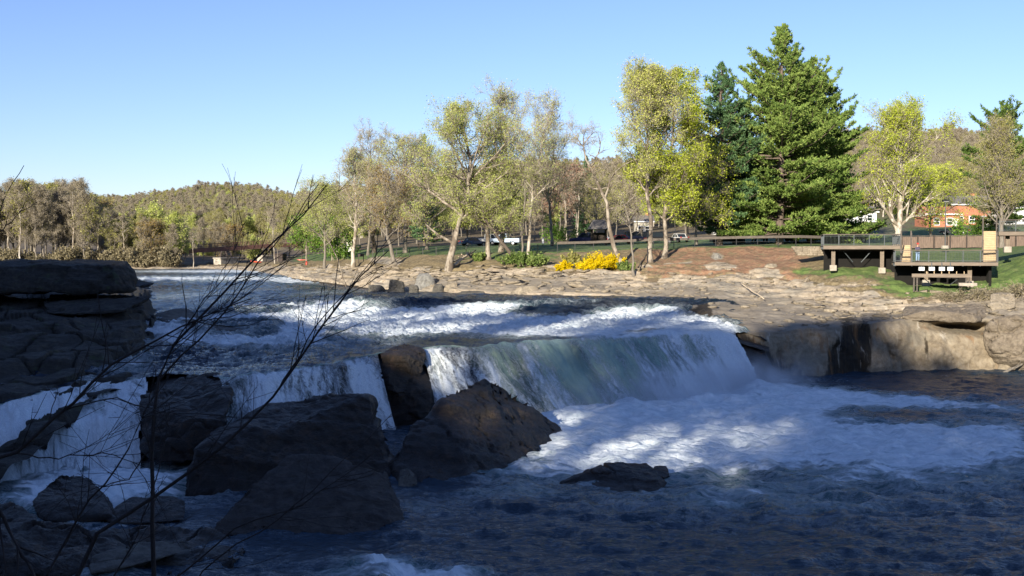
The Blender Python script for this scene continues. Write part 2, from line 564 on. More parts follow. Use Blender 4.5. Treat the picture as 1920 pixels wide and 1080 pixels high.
# ------------------------------------------------------------------ the far bank: one sheet from the waterline to the ridge
# per picture column: (row, forward distance) of each feature line: foot under water, waterline, shelf edge, shelf back, foot of the
# slope, terrace edge, lawn back, park back, hill foot, hill middle, ridge, behind the ridge
BK = {
    -500: [(520, 204), (504, 205), (502, 207), (500, 210), (497, 216), (490, 236), (480, 262), (466, 300), (450, 380), (426, 480), (406, 640), (500, 900)],
    250: [(520, 204), (504, 205), (502, 207), (500, 210), (497, 216), (490, 236), (480, 262), (466, 300), (450, 380), (424, 480), (401, 640), (500, 900)],
    400: [(520, 204), (504, 205), (502, 207), (500, 210), (497, 216), (491, 236), (484, 262), (470, 300), (448, 380), (418, 480), (379, 640), (500, 900)],
    470: [(530, 188), (512, 190), (508, 192), (501, 198), (498, 206), (492, 225), (486, 255), (474, 300), (450, 380), (420, 480), (381, 640), (500, 900)],
    560: [(540, 158), (523, 160), (517, 161.5), (508, 168), (497, 182), (491, 198), (487, 220), (478, 260), (452, 330), (430, 440), (402, 600), (500, 900)],
    700: [(555, 131), (541, 132), (533, 133.5), (519, 139), (503, 147), (484, 158), (474, 176), (465, 205), (452, 250), (420, 370), (385, 520), (500, 900)],
    850: [(565, 121), (550, 122), (542, 123), (527, 127), (508, 134), (476, 148), (463, 172), (459, 195), (448, 240), (410, 360), (368, 500), (500, 900)],
    1000: [(570, 115), (554, 116), (547, 117), (530, 122), (505, 130), (473, 144), (461, 166), (455, 192), (444, 240), (400, 360), (352, 500), (500, 900)],
    1100: [(572, 112), (556, 113), (549, 114), (532, 119), (506, 127), (471, 140), (460, 164), (453, 192), (440, 240), (395, 360), (346, 500), (500, 900)],
    1220: [(575, 109), (558, 111), (554, 112), (541, 115), (515, 122), (466, 138), (461, 160), (450, 192), (434, 240), (389, 360), (340, 500), (500, 900)],
    1270: [(600, 103), (570, 106), (558, 109), (543, 113), (515, 121), (465, 137), (460, 160), (448, 192), (432, 240), (386, 350), (336, 500), (500, 900)],
    1340: [(650, 90), (603, 92.5), (592, 94), (556, 108), (515, 119), (463, 136), (459, 158), (445, 190), (430, 240), (382, 350), (330, 490), (500, 900)],
    1385: [(760, 82), (735, 83.8), (627, 86), (566, 104), (515, 118), (462, 135), (457, 156), (442, 190), (428, 240), (377, 350), (322, 480), (500, 900)],
    1450: [(745, 84.5), (713, 86), (620, 87.6), (578, 101), (520, 117), (461, 134), (455, 154), (440, 190), (426, 240), (370, 345), (311, 480), (500, 900)],
    1500: [(735, 86), (709, 87), (614, 88.6), (584, 99), (520, 115), (461, 131), (455, 152), (438, 190), (424, 240), (366, 340), (304, 470), (500, 900)],
    1580: [(730, 88), (705, 88.8), (609, 90.2), (588, 98), (540, 105), (464, 124), (457, 145), (434, 190), (418, 240), (359, 340), (297, 460), (500, 900)],
    1700: [(725, 90), (699, 91), (602, 92.4), (584, 97), (553, 101.5), (487, 117), (463, 138), (432, 190), (410, 240), (352, 330), (290, 450), (500, 900)],
    1780: [(722, 90.6), (697, 91.6), (602, 92.8), (582, 96), (552, 100.5), (489, 116), (463, 136), (430, 190), (406, 240), (349, 330), (288, 450), (500, 900)],
    1860: [(720, 91), (696, 92), (598, 93), (574, 96), (545, 100.5), (497, 111), (466, 132), (428, 190), (404, 240), (352, 330), (297, 450), (500, 900)],
    1920: [(720, 91), (695, 92), (594, 93.2), (560, 96.5), (530, 100.5), (480, 110), (463, 128), (428, 190), (402, 240), (355, 330), (304, 450), (500, 900)],
    2500: [(720, 91), (695, 92), (590, 93.5), (550, 97), (515, 101), (465, 110), (450, 128), (420, 190), (400, 240), (357, 330), (310, 450), (500, 900)],
}
BKX = sorted(BK)
BKA = np.array([BK[k] for k in BKX], float)       # keys x knots x 2


def bank_knots(px):
    px = np.asarray(px, float)
    return np.stack([np.stack([np.interp(px, BKX, BKA[:, j, c]) for c in (0, 1)], -1) for j in range(BKA.shape[1])], -2)


def ground(px, py=None, D=None):
    """point of the (unroughened) far bank seen in column px at row py, or at distance D"""
    k = bank_knots(px)
    if py is not None:
        ks = k[1:9]
        o = np.argsort(-ks[:, 0])
        D = float(np.interp(-py, -ks[o, 0], ks[o, 1]))
    py = float(np.interp(D, k[:, 1], k[:, 0]))
    return V(W(px, py, D))


def polar(cols, kn, counts):
    """kn: cols x knots x 2; counts: rows between knots"""
    rows, T = [], []
    for j, c in enumerate(counts):
        for i in range(c):
            t = i / c
            rows.append(kn[:, j] * (1 - t) + kn[:, j + 1] * t)
            T.append(j + t)
    rows.append(kn[:, -1])
    T.append(len(counts))
    G = np.array(rows)
    T = np.array(T)[:, None] + np.zeros(len(cols))
    PX = np.zeros_like(T) + cols
    return PX, G[..., 0], G[..., 1], T


def blobs(PX, PY, lst):
    """sum of soft spots (px, py, rx, ry, amount[, tilt])"""
    o = np.zeros_like(PX)
    for b in lst:
        x, y = PX - b[0], PY - b[1]
        if len(b) > 5:
            y = y - x * b[5]
        o += b[4] * np.exp(-(x / b[2]) ** 2 - (y / b[3]) ** 2)
    return o


def build_bank():
    cols = np.concatenate([np.arange(-500, -20, 12), np.arange(-20, 470, 5), np.arange(470, 1960, 2.4), np.arange(1960, 2500, 12)]).astype(float)
    kn = bank_knots(cols)
    PX, PY, D, T = polar(cols, kn, [3, 80, 70, 130, 120, 50, 16, 12, 14, 14, 4])
    P = W(PX, PY, D)
    x, y, z = P[..., 0].copy(), P[..., 1].copy(), P[..., 2].copy()
    right = sst(1340, 1400, PX)
    inrock = sst(1.0, 1.15, T) * (1 - sst(4.0, 4.6, T))
    cliff = sst(0.8, 1.05, T) * (1 - sst(1.85, 2.1, T)) * right
    # ledges and blocks
    warp = 6 * fbm(x * 0.08, y * 0.08, 0, 3, 5)
    zz = z + 1.3 * (fbm(x * 0.09 + 3, y * 0.26, 0, 5, 11) - 0.5) + 0.1 * warp
    s = 0.5
    q = np.floor(zz / s)
    f = zz / s - q
    terr = (q + sst(0.62, 0.97, f)) * s - zz
    cv, ce = cells(x * .5 + 1.2 * fbm(x * .3, y * .5, 0, 3, 3), (y + 1.2 * fbm(x * .5, y * .5, 9, 3, 4)) * 0.8, 7, 2.9)
    cv2, ce2 = cells(x * .5 + 0.8 * fbm(x, y, 0, 3, 8), y * 0.7, 17, 0.75)
    smoothz = sst(1360, 1420, PX) * 0 + blobs(PX, PY, [(1400, 585, 130, 30, 1.0), (1600, 600, 140, 18, 0.9), (1300, 563, 60, 12, 1.0)])
    smoothz += 0.9 * sst(1.9, 2.0, T) * (1 - sst(3.2, 3.9, T)) * sst(0.44, 0.56, fbm(x * .12, y * .12, 0, 3, 40))
    smoothz = np.clip(smoothz, 0, 1)
    rough = inrock * (1 - 0.9 * smoothz)
    band = rough * (1 - cliff)
    lum = sst(0.5, 0.66, fbm(x * .15, y * .2, 0, 3, 44))
    z += band * (terr * 1.05 + (cv - 0.5) * 0.3 * sst(2.4, 3.2, T) * sst(.45, .6, fbm(x * .1, y * .12, 4, 3, 47)) + (cv2 - 0.5) * 0.10 * lum + 0.35 * (ridge(x * .18, y * .5, 0, 4, 48) - .6))
    z += (fbm(x * 0.5, y * 0.5, 0, 5, 21) - 0.5) * (0.7 * sst(3.5, 4.2, T) * (1 - sst(5, 5.3, T)) + 0.35 * inrock + 0.3 * smoothz)
    z += (fbm(x * 0.02, y * 0.02, 0, 3, 31) - 0.5) * 7 * sst(8, 9, T)
    # the cliff face: blocks, upright joints and an undercut
    a = x * 0.9 + y * 0.3
    jo = ridge(a * 0.42, z * 0.10, 0, 3, 51)
    cvf, cef = cells(a + 0.8 * fbm(a, z, 0, 3, 61), z * 0.55 + 0.6 * fbm(a * .7, z * .7, 5, 3, 62), 63, 2.8)
    push = (fbm(a * 0.35, z * 0.35, 0, 5, 71) - 0.5) * 2.2 + (cvf - 0.5) * 0.3 - 0.6 * sst(0.84, 0.97, jo) + 0.7 * (ridge(a * .25, z * .06, 0, 3, 77) - .6)
    y -= cliff * push * 0.9
    under = blobs(PX, PY, [(1800, 612, 52, 9, 2.6, 0.10), (1850, 618, 20, 10, 1.5)])
    y += under * cliff
    z -= sst(0.3, 1, under) * 0.0
    P2 = np.stack([x, y, z], -1)
    me = npmesh("far_bank", P2, gridfaces(*PX.shape)[:, ::-1], [M['bank']])
    nz = fbm(x * .25, y * .25, 0, 4, 81)
    rock = sst(0.5, 1.0, T) * (1 - sst(3.75, 4.25, T + (nz - 0.5) * 1.6))
    rock = np.where(PX < 480, 0.75 * (1 - sst(3, 4, T)), rock)
    # grassy pockets inside the rock near the platforms
    gr_in = blobs(PX, PY, [(1590, 510, 70, 12, 1.0), (1500, 505, 30, 8, .6), (1720, 545, 60, 12, .5), (1760, 535, 110, 14, 1.1), (1860, 520, 80, 22, 1.2), (1690, 525, 50, 8, .6), (1930, 500, 60, 30, 1.2)])
    rock -= gr_in * 0.9
    rock += blobs(PX, PY, [(1345, 480, 14, 9, 1.0), (1600, 545, 60, 8, .6), (1890, 552, 40, 10, .9), (1880, 500, 10, 5, 1.2), (720, 488, 40, 8, .8), (1360, 500, 50, 5, .5)])
    rock = np.clip(rock, 0, 1)
    grass = np.clip(gr_in * 0.9, 0, 1) * sst(1400, 1480, PX)
    grass = np.maximum(grass, sst(4.93, 5.02, T) * (1 - sst(6.5, 7.2, T)) * 0.95 * sst(500, 600, PX))
    grass = np.maximum(grass, blobs(PX, PY, [(985, 482, 80, 12, .8), (1350, 495, 70, 10, .28), (860, 485, 60, 10, .35), (1000, 500, 60, 5, .4), (1640, 505, 60, 9, .7), (1450, 490, 40, 8, .3)]))
    grass = np.maximum(grass, sst(1690, 1710, PX) * sst(4.0, 4.3, T) * (1 - sst(6.8, 7.5, T)) * (0.95 - 0.32 * (T < 4.97)))
    grass = np.maximum(grass, 0.45 * sst(6.5, 7.0, T) * (1 - sst(8.2, 8.6, T)) * sst(1300, 1500, PX))
    dirt = sst(3.6, 4.1, T) * (1 - sst(4.95, 5.0, T)) * np.interp(PX, [1120, 1220, 1480, 1560], [0.1, 0.5, 0.62, 0.1])
    dry = sst(3.5, 4.1, T) * (1 - sst(4.97, 5.05, T)) * 0.85
    dry = np.maximum(dry, 0.5 * sst(6.8, 7.4, T) * (1 - sst(8.3, 8.8, T)))
    stain = blobs(PX, PY, [(1590, 665, 24, 90, 1.0), (1624, 650, 14, 60, .95), (1560, 690, 16, 50, .6), (1420, 690, 30, 40, 1.0), (1480, 650, 50, 40, .25), (1385, 640, 25, 25, .8), (1340, 610, 60, 12, .5), (1480, 700, 60, 25, .5), (1320, 580, 14, 20, .9), (1290, 590, 50, 16, .7), (1540, 598, 30, 4, .6), (1500, 592, 60, 3, .3), (1735, 650, 8, 60, .5)])
    stain += sst(.3, 1, cliff) * .35 * (fbm(x * .5, z * .12, 0, 3, 88) - .5)
    stain += 0.8 * (1 - sst(1.0, 1.35, T)) * (1 - right) + right * 0.45 * (1 - sst(1.0, 1.08, T))
    for k, d in dict(rock=rock, grass=grass, dirt=dirt, dry=dry, stain=stain, smoothrock=smoothz, cliff=cliff).items():
        fattr(me, k, d)
    o = link("far_bank", me)
    tag(o, kind='structure')
    return P2, T, PX, PY


BANK_P, BANK_T, BANK_PX, BANK_PY = build_bank()


def scatter_pts(n, t0, t1, p0, p1, seed, cond=None):
    rg = np.random.default_rng(seed)
    m = (BANK_T > t0) & (BANK_T < t1) & (BANK_PX > p0) & (BANK_PX < p1)
    if cond is not None: m &= cond
    idx = np.argwhere(m)
    if not len(idx): return np.zeros((0, 3))
    w = idx[rg.integers(0, len(idx), n)]
    return BANK_P[w[:, 0], w[:, 1]]


# ------------------------------------------------------------------ rocks
def hull_rock(name, pts, mat, seed=0, amp=0.25, cuts=4, fr=0.9, parent=None, flat=0.35, chisel=9):
    bm = bmesh.new()
    for p in pts:
        bm.verts.new(p)
    r = bmesh.ops.convex_hull(bm, input=bm.verts)
    bmesh.ops.delete(bm, geom=[g for g in r['geom_interior'] if isinstance(g, bmesh.types.BMVert)], context='VERTS')
    # chisel it: random flat cuts just inside the hull
    rc = random.Random(seed * 7 + 1)
    co0 = np.array([v.co[:] for v in bm.verts])
    dm = np.ptp(co0, axis=0)
    if chisel:
        for _ in range(int(chisel)):
            n_ = Vector((rc.gauss(0, 1), rc.gauss(0, 1), rc.gauss(.2, .8))).normalized()
            pr = np.array([v.co[:] for v in bm.verts]) @ np.array(n_)
            cut = pr.max() - rc.uniform(.015, .06) * np.ptp(pr)
            r = bmesh.ops.bisect_plane(bm, geom=bm.verts[:] + bm.edges[:] + bm.faces[:], plane_co=n_ * cut, plane_no=n_, clear_outer=True)
            ed = [e for e in r['geom_cut'] if isinstance(e, bmesh.types.BMEdge)]
            if ed: bmesh.ops.edgeloop_fill(bm, edges=ed)
    bmesh.ops.triangulate(bm, faces=bm.faces)
    # even out the triangles by cutting long edges
    dims = np.ptp(np.array([v.co[:] for v in bm.verts]), axis=0).max()
    target = dims / (12 * cuts)
    for _ in range(7):
        le = [e for e in bm.edges if e.calc_length() > target * 1.6]
        if not le or len(bm.verts) > 60000: break
        bmesh.ops.subdivide_edges(bm, edges=le, cuts=1)
        bmesh.ops.triangulate(bm, faces=[f for f in bm.faces if len(f.verts) > 3])
    bmesh.ops.smooth_vert(bm, verts=bm.verts, factor=0.5, use_axis_x=True, use_axis_y=True, use_axis_z=True)
    bmesh.ops.recalc_face_normals(bm, faces=bm.faces)
    bm.normal_update()
    co = np.array([v.co[:] for v in bm.verts])
    no = np.array([v.normal[:] for v in bm.verts])
    x, y, z = co.T
    d = (fbm(x * fr, y * fr, z * fr, 6, seed, .58) - 0.5) * 2.2
    cvv, ce = cells(x * 0.9 + z * 0.7, y * 0.6 + z * 0.9 + x * 0.2, seed + 5, 1.5 / fr)
    lay = vn(x * 0.25, y * 0.25, z * 3.2 + 0.4 * x, seed + 9) - 0.5
    crk = sst(0.03, 0.0, np.abs(fbm(x * fr * .6, y * fr * .6, z * fr * .6, 4, seed + 12) - .5)) * (vn(x * .3, y * .3, z * .3, seed + 14) > .5)
    q = z * 1.6 + x * .25 + y * .12 + 1.2 * fbm(x * .25, y * .25, z * .25, 2, seed + 20)
    fq = q - np.floor(q)
    step = (_h(np.floor(q).astype(np.int64), np.floor(q).astype(np.int64) * 0, np.floor(q).astype(np.int64) * 0, seed) - .5) * (sst(0, .12, fq) * sst(1, .88, fq))
    fine = ridge(x * 2.6, y * 2.6, z * 3.4, 4, seed + 30) - .6
    d = d + flat * (cvv - 0.5) * .8 - 0.8 * crk + 0.5 * lay + .8 * step + .45 * fine
    co = co + no * (d * amp)[:, None]
    for v, c in zip(bm.verts, co):
        v.co = c
    me = bpy.data.meshes.new(name)
    bm.to_mesh(me)
    bm.free()
    me.materials.append(mat)
    me.polygons.foreach_set("use_smooth", np.ones(len(me.polygons), bool))
    return link(name, me, parent)


def P(px, py, D):
    return V(W(px, py, D))


def Pz(px, py, z):
    return V(Wz(px, py, z))
# ------------------------------------------------------------------ the river, the ledge it falls over and the pool
def yz(z, D):
    """picture row of height z at distance D"""
    t = (z - CAMZ) / D
    v = (t * CT + ST) / (CT - t * ST)
    return 540 - v * F


def lipk(py, D, zb=-0.3, v=1.0):
    z = CAMZ - (py - 470) * D / F
    h = z - zb
    v = v * 1.55
    return [(py, D), (yz(z - 0.28, D - 0.85 * v), D - 0.85 * v), (yz(z - h * 0.45, D - 2.0 * v), D - 2.0 * v), (yz(zb, D - 2.75 * v), D - 2.75 * v)]


RK = {
    -60: [(500.5, 260), (503, 206), (517, 170), (530, 155), (548, 124), (600, 86), (640, 74), (690, 62), (760, 52), (790, 50), (850, 47.9), (930, 46.2)],
    60: [(500.5, 260), (503, 206), (517, 170), (530, 155), (548, 124), (600, 86), (640, 74), (690, 62), (735, 54), (750, 53.5), (800, 50.6), (912, 48.0)],
    130: [(500.5, 260), (503, 206), (517, 170), (530, 155), (548, 124), (600, 86), (640, 74), (688, 63), (716, 57), (728, 56), (790, 52.0), (900, 49.4)],
    200: [(500.5, 260), (503, 206), (517, 170), (530, 155), (548, 124), (600, 88), (638, 76), (684, 64), (710, 58), (722, 57), (790, 52.6), (895, 50.0)],
    260: [(500.5, 260), (503, 206), (517, 170), (530, 155), (548, 124), (598, 89), (632, 77), (676, 65), (708, 58.5), (722, 57.5), (795, 53), (890, 50.6)],
    350: [(500.5, 260), (503, 206), (517, 170), (530, 155), (548, 124), (590, 93), (618, 82), (655, 70), (698, 60), (750, 53.5), (820, 51.5), (895, 50.0)],
    430: [(500.5, 260), (503, 206), (517, 170), (529, 157), (546, 127), (576, 102), (606, 90), (645, 73)] + lipk(712, 56.8, 0.6, .8),
    520: [(500.5, 260), (503, 206), (517, 170), (529, 157), (546, 128), (570, 107), (603, 90), (640, 75)] + lipk(704, 58.2, 0.6, .8),
    600: [(500.5, 260), (503, 206), (516, 172), (528, 158), (545, 130), (566, 110), (600, 92), (630, 79)] + lipk(688, 60.3, 0.4, .8),
    680: [(500.5, 260), (503, 206), (516, 172), (528, 158), (545, 130), (562, 106), (590, 99), (622, 82)] + lipk(668, 63, 0, .8),
    740: [(500.5, 260), (503, 206), (516, 172), (528, 158), (545, 130), (562, 106), (590, 99), (617, 84)] + lipk(660, 65, 0, .8),
    800: [(500.5, 260), (503, 206), (516, 172), (528, 158), (545, 129), (562, 104.5), (588, 101), (613, 85)] + lipk(654, 66.8),
    900: [(500.5, 260), (503, 206), (516, 172), (528, 158), (545, 128), (562, 104.5), (588, 101), (611, 86)] + lipk(650, 68.6),
    1000: [(500.5, 260), (503, 206), (516, 172), (528, 158), (545, 128), (562, 104.5), (588, 101), (610, 87)] + lipk(638, 72),
    1100: [(500.5, 260), (503, 206), (516, 172), (528, 158), (545, 128), (562, 104.5), (588, 101), (608, 88)] + lipk(632, 74.6),
    1200: [(500.5, 260), (503, 206), (516, 172), (528, 158), (545, 128), (562, 104.5), (588, 101), (606, 90)] + lipk(629, 76.8),
    1300: [(500.5, 260), (503, 206), (516, 172), (528, 158), (545, 128), (562, 104.5), (588, 101), (604, 91)] + lipk(625, 79.5),
    1370: [(500.5, 260), (503, 206), (516, 172), (528, 158), (545, 128), (565, 105), (590, 99), (606, 91)] + lipk(627, 82),
    1400: [(500.5, 260), (503, 206), (516, 172), (528, 158), (545, 128), (575, 103), (600, 97), (614, 90)] + lipk(634, 83),
    1440: [(500.5, 260), (503, 206), (516, 172), (528, 158), (545, 128), (600, 100), (620, 95), (632, 90)] + lipk(648, 84),
}
RKX = sorted(RK)
RKA = np.array([RK[k] for k in RKX], float)
RCNT = [3, 14, 18, 30, 50, 50, 60, 60, 10, 50, 60]


def river_knots(px):
    return np.stack([np.stack([np.interp(px, RKX, RKA[:, j, c]) for c in (0, 1)], -1) for j in range(RKA.shape[1])], -2)


def smooth_rows(A, k, n):
    w = np.ones(k) / k
    pad = k // 2
    for _ in range(n):
        B = np.pad(A, ((pad, pad), (0, 0), (0, 0)), mode='edge')
        A = sum(B[i:i + A.shape[0]] for i in range(k)) / k
    return A


FALLRAG = lambda PX, PY: 10 * (fbm(PX * 0.05, PY * 0.03, 0, 4, 91) - 0.5)


def build_river():
    cols = np.arange(-60, 1442, 2.2)
    PX, PY, D, T = polar(cols, river_knots(cols), RCNT)
    P0 = W(PX, PY, D)
    P0 = smooth_rows(P0, 5, 3)
    # also soften across columns so the curtain has no kinks
    Q = np.pad(P0, ((0, 0), (12, 12), (0, 0)), mode='edge')
    sm = sum(Q[:, i:i + P0.shape[1]] for i in range(25)) / 25
    lipn = (T > 6.5) * sst(6.5, 8, T)
    xx = P0[..., 0]
    sm[..., 1] += lipn * ((fbm(xx * .16, 0 * xx, 0, 3, 95) - .5) * 2.6 + (fbm(xx * .7, 0 * xx, 0, 2, 97) - .5) * .6)
    sm[..., 2] += lipn * (1 - sst(8.6, 10, T)) * (fbm(xx * .22, 0 * xx, 3, 3, 96) - .5) * .8
    P0[..., 1:] = sm[..., 1:]
    i8 = int(np.searchsorted(T[:, 0], 8))
    P0[..., 0] += np.interp(PX, [540, 700, 810, 960], [0, .26, .32, .6]) * np.clip(P0[i8:i8 + 1, :, 2] - P0[..., 2], 0, 9) * (T >= 8)      # the current runs off to the right
    x, y, z = P0[..., 0].copy(), P0[..., 1].copy(), P0[..., 2].copy()
    seg = np.linalg.norm(np.diff(P0, axis=0, prepend=P0[:1]), axis=-1)
    vv = np.cumsum(seg, 0)
    i8 = int(np.searchsorted(T[:, 0], 8))
    uu = np.cumsum(np.linalg.norm(np.diff(P0[i8:i8 + 1], axis=1, prepend=P0[i8:i8 + 1, :1]), axis=-1), 1) + 0 * PX
    foam = 0.17 + blobs(PX, PY, [(450, 600, 260, 60, .14), (500, 640, 110, 16, .35), (400, 628, 60, 14, .3), (760, 606, 200, 20, .25), (1200, 618, 160, 8, .35),
        (420, 509, 260, 3.5, .9), (300, 524, 60, 5, .6), (440, 523, 170, 6, .85), (560, 527, 80, 4, .8), (620, 530, 60, 3, .4),
        (560, 600, 170, 11, .9, .02), (640, 575, 70, 12, .8), (700, 610, 120, 10, .7), (620, 590, 60, 12, .6), (500, 572, 90, 6, .5), (760, 590, 120, 14, .85), (880, 592, 90, 14, .8), (940, 575, 90, 8, .8),
        (850, 608, 250, 10, .75), (1010, 612, 200, 12, .8), (1150, 628, 220, 9, .55), (950, 622, 120, 9, .6), (1330, 615, 70, 16, .7), (1130, 600, 110, 14, .9), (1220, 585, 90, 9, .9), (1240, 607, 70, 12, .8), (1300, 610, 50, 14, .6), (1340, 625, 50, 10, .5),
        (1090, 565, 80, 4, .35), (1020, 625, 160, 8, .35),
        (450, 642, 110, 7, .6), (560, 625, 40, 12, .7), (300, 618, 70, 16, .95), (400, 600, 60, 8, .5), (340, 640, 60, 8, .5), (260, 668, 40, 22, .6), (250, 690, 60, 10, .45), (200, 712, 60, 10, .5),
        (480, 705, 50, 8, .4), (650, 640, 130, 7, .55), (700, 626, 160, 6, .5), (600, 655, 90, 5, .4), (520, 672, 120, 8, .35), (420, 680, 90, 8, .3), (760, 628, 90, 6, .4), (400, 575, 140, 8, .35), (330, 556, 120, 6, .3), (560, 548, 150, 5, .3), (440, 650, 160, 8, .2), (540, 660, 120, 6, .2), (640, 650, 100, 5, .25),
    ])
    foam -= blobs(PX, PY, [(1040, 586, 60, 9, .8), (480, 606, 60, 5, .5), (500, 556, 100, 4, .15), (1215, 624, 50, 3, .5), (1060, 634, 60, 3, .3), (780, 575, 60, 5, .3), (820, 640, 60, 6, .3), (350, 690, 70, 20, .5)])
    # on the curtain itself
    fall = sst(7.9, 8.35, T)
    ff = np.interp(PX, [0, 260, 430, 600, 700, 800, 900, 980, 1040, 1120, 1220, 1330, 1400, 1440], [.8, .55, .66, .66, .5, .55, .5, .36, .24, .34, .5, .75, .95, 1.0])
    ff = ff + 0.08 + 0.9 * (fbm(uu * .45, vv * .16, 0, 4, 99) - .5) + 0.5 * sst(8.9, 8.0, T) * sst(900, 1250, PX)
    ff = ff + 0.25 * sst(9.6, 10.8, T) * sst(950, 1050, PX) + np.where(PX < 280, 0.15, 0)
    foam = foam * (1 - fall) + ff * fall
    foam = np.clip(foam, 0, 1.2)
    thin = np.clip(np.interp(PX, [0, 200, 260, 440, 700, 840, 1010], [.35, .4, .9, .8, 1, 1, 0]) + 1.6 * (fbm(uu * .5, vv * .15, 0, 4, 98) - .5) * (PX > 800) * (PX < 1080), 0, 1) * fall
    hump = blobs(PX, PY, [(1035, 586, 55, 9, .55), (480, 612, 90, 8, .5), (640, 562, 90, 5, .35), (760, 570, 60, 5, .3), (560, 585, 60, 5, .35), (1180, 612, 80, 6, .25), (820, 598, 30, 5, .3), (400, 560, 60, 4, .2), (300, 575, 60, 5, .25)])
    rap = sst(4.6, 5.2, T) * (1 - sst(7.2, 7.9, T)) + 0.6 * sst(1.8, 2.2, T) * (1 - sst(3, 3.6, T))
    flat = 1 - fall
    z += hump * flat
    z += flat * (0.30 + 0.65 * rap * np.clip(foam + .25, 0, 1)) * (ridge(x * 0.55, y * 0.9, 0, 5, 101) - 0.55)
    z += flat * 0.30 * (fbm(x * 1.9, y * 2.6, 0, 4, 111) - 0.5) * (0.5 + rap)
    # the step upstream is broken by notches
    notch = (fbm(x * 0.22, 0 * x, 0, 3, 121) - 0.5) * 2.2
    y += notch * np.exp(-((T - 5.4) / 0.8) ** 2)
    # strands of the curtain stand proud by different amounts
    st = fbm(uu * 0.9, vv * 0.12, 0, 5, 131) - 0.5
    st2 = fbm(uu * 3.5, vv * 0.6, 0, 4, 141) - 0.5
    body = fall * (1 - sst(10.7, 11, T) * 0)
    y -= body * (1.1 * st + 0.35 * st2 * np.clip(foam * 1.4, 0, 1) + 0.5 * (fbm(uu * 0.18, vv * 0.05, 0, 3, 151) - 0.5))
    z += body * 0.15 * st2
    sl = body * (PX < 300)
    z += sl * 0.55 * (fbm(x * 1.1, y * 0.8, 0, 5, 161) - 0.5)
    # where bare ledge shows no water is built
    r = FALLRAG(PX, PY)
    hole = (T > 8.15) & (PX > 706 + r) & (PX < 786 + r)
    hole |= (T > 8.0) & (PX > 270 + r * 3.5 + (PY - 700) * 0.03) & (PX < 420 + r * 3 - (PY - 700) * 0.1)
    hole |= (T > 7.6) & (PX > 1386 + r * 1.6 + 8 * (fbm(PX * .2, PY * .2, 0, 3, 93) - .5))
    keep = ~(hole[:-1, :-1] | hole[1:, 1:])
    Pn = np.stack([x, y, z], -1)
    brown = blobs(PX, PY, [(620, 557, 100, 4, .45), (900, 562, 200, 3, .3), (1180, 570, 100, 5, .35), (1230, 622, 80, 5, .9), (1330, 600, 60, 16, .5)])
    upper = (T[:-1, :-1] < 8.0)
    for name, sel, mat in (("upper_river_water", keep & upper, 'river'), ("waterfall", keep & ~upper, 'fall')):
        fc = gridfaces(*PX.shape, keep=sel)
        used, inv = np.unique(fc, return_inverse=True)
        me = npmesh(name, Pn.reshape(-1, 3)[used], inv.reshape(-1, 4)[:, ::-1], [M[mat]])
        fattr(me, 'foam', foam.ravel()[used])
        fattr(me, 'thin', thin.ravel()[used])
        fattr(me, 'brown', np.clip(brown, 0, 1).ravel()[used])
        fl = np.stack([x, y, 0 * x], -1) if mat == 'river' else np.stack([uu, vv, 0 * x], -1)
        vattr(me, 'flow', fl.reshape(-1, 3)[used])
        tag(link(name, me), kind='structure')
    # ---- the rock ledge under and behind the water
    cols = np.concatenate([np.arange(-80, 250, 8), np.arange(250, 850, 2.5), np.arange(850, 1450, 8)])
    PX, PY, D, T = polar(cols, river_knots(cols), [1, 2, 2, 4, 10, 10, 20, 60, 60, 80, 60])
    P0 = smooth_rows(W(PX, PY, D), 5, 2)
    i8 = int(np.searchsorted(T[:, 0], 8))
    P0[..., 0] += np.interp(PX, [540, 700, 810, 960], [0, .26, .32, .6]) * np.clip(P0[i8:i8 + 1, :, 2] - P0[..., 2], 0, 9) * (T >= 8)
    x, y, z = P0[..., 0].copy(), P0[..., 1].copy(), P0[..., 2].copy()
    fl = sst(7.9, 8.4, T)
    show = np.clip(blobs(PX, PY, [(345, 740, 70, 45, 1.2), (750, 700, 50, 40, 1.2), (760, 760, 50, 60, 1.0)]), 0, 1)
    z -= (0.55 - 0.35 * show) * (1 - fl * 0.5)
    y += 2.0 * fl * (1 - 0.8 * show)
    cvv, ce = cells(x * 0.8 + y * .2, z * 1.5 + y * 0.3, 171, 1.3)
    d = (fbm(x * .6, y * .6, z * .9, 5, 172) - .5) * 1.3 + (cvv - .5) * .35 + 0.9 * (ridge(x * .5, z * .12, 0, 3, 174) - .6)
    y -= d * fl * (0.35 + .5 * show)
    z += (1 - fl) * d * 0.25 + show * 0.45 * (fbm(x * .5, y * .8, 0, 4, 173) - 0.4) * (T < 9.2)
    me = npmesh("river_ledge", np.stack([x, y, z], -1), gridfaces(*PX.shape)[:, ::-1], [M['rock_ledge']])
    tag(link("riverbed_rock", me), kind='structure')


build_river()


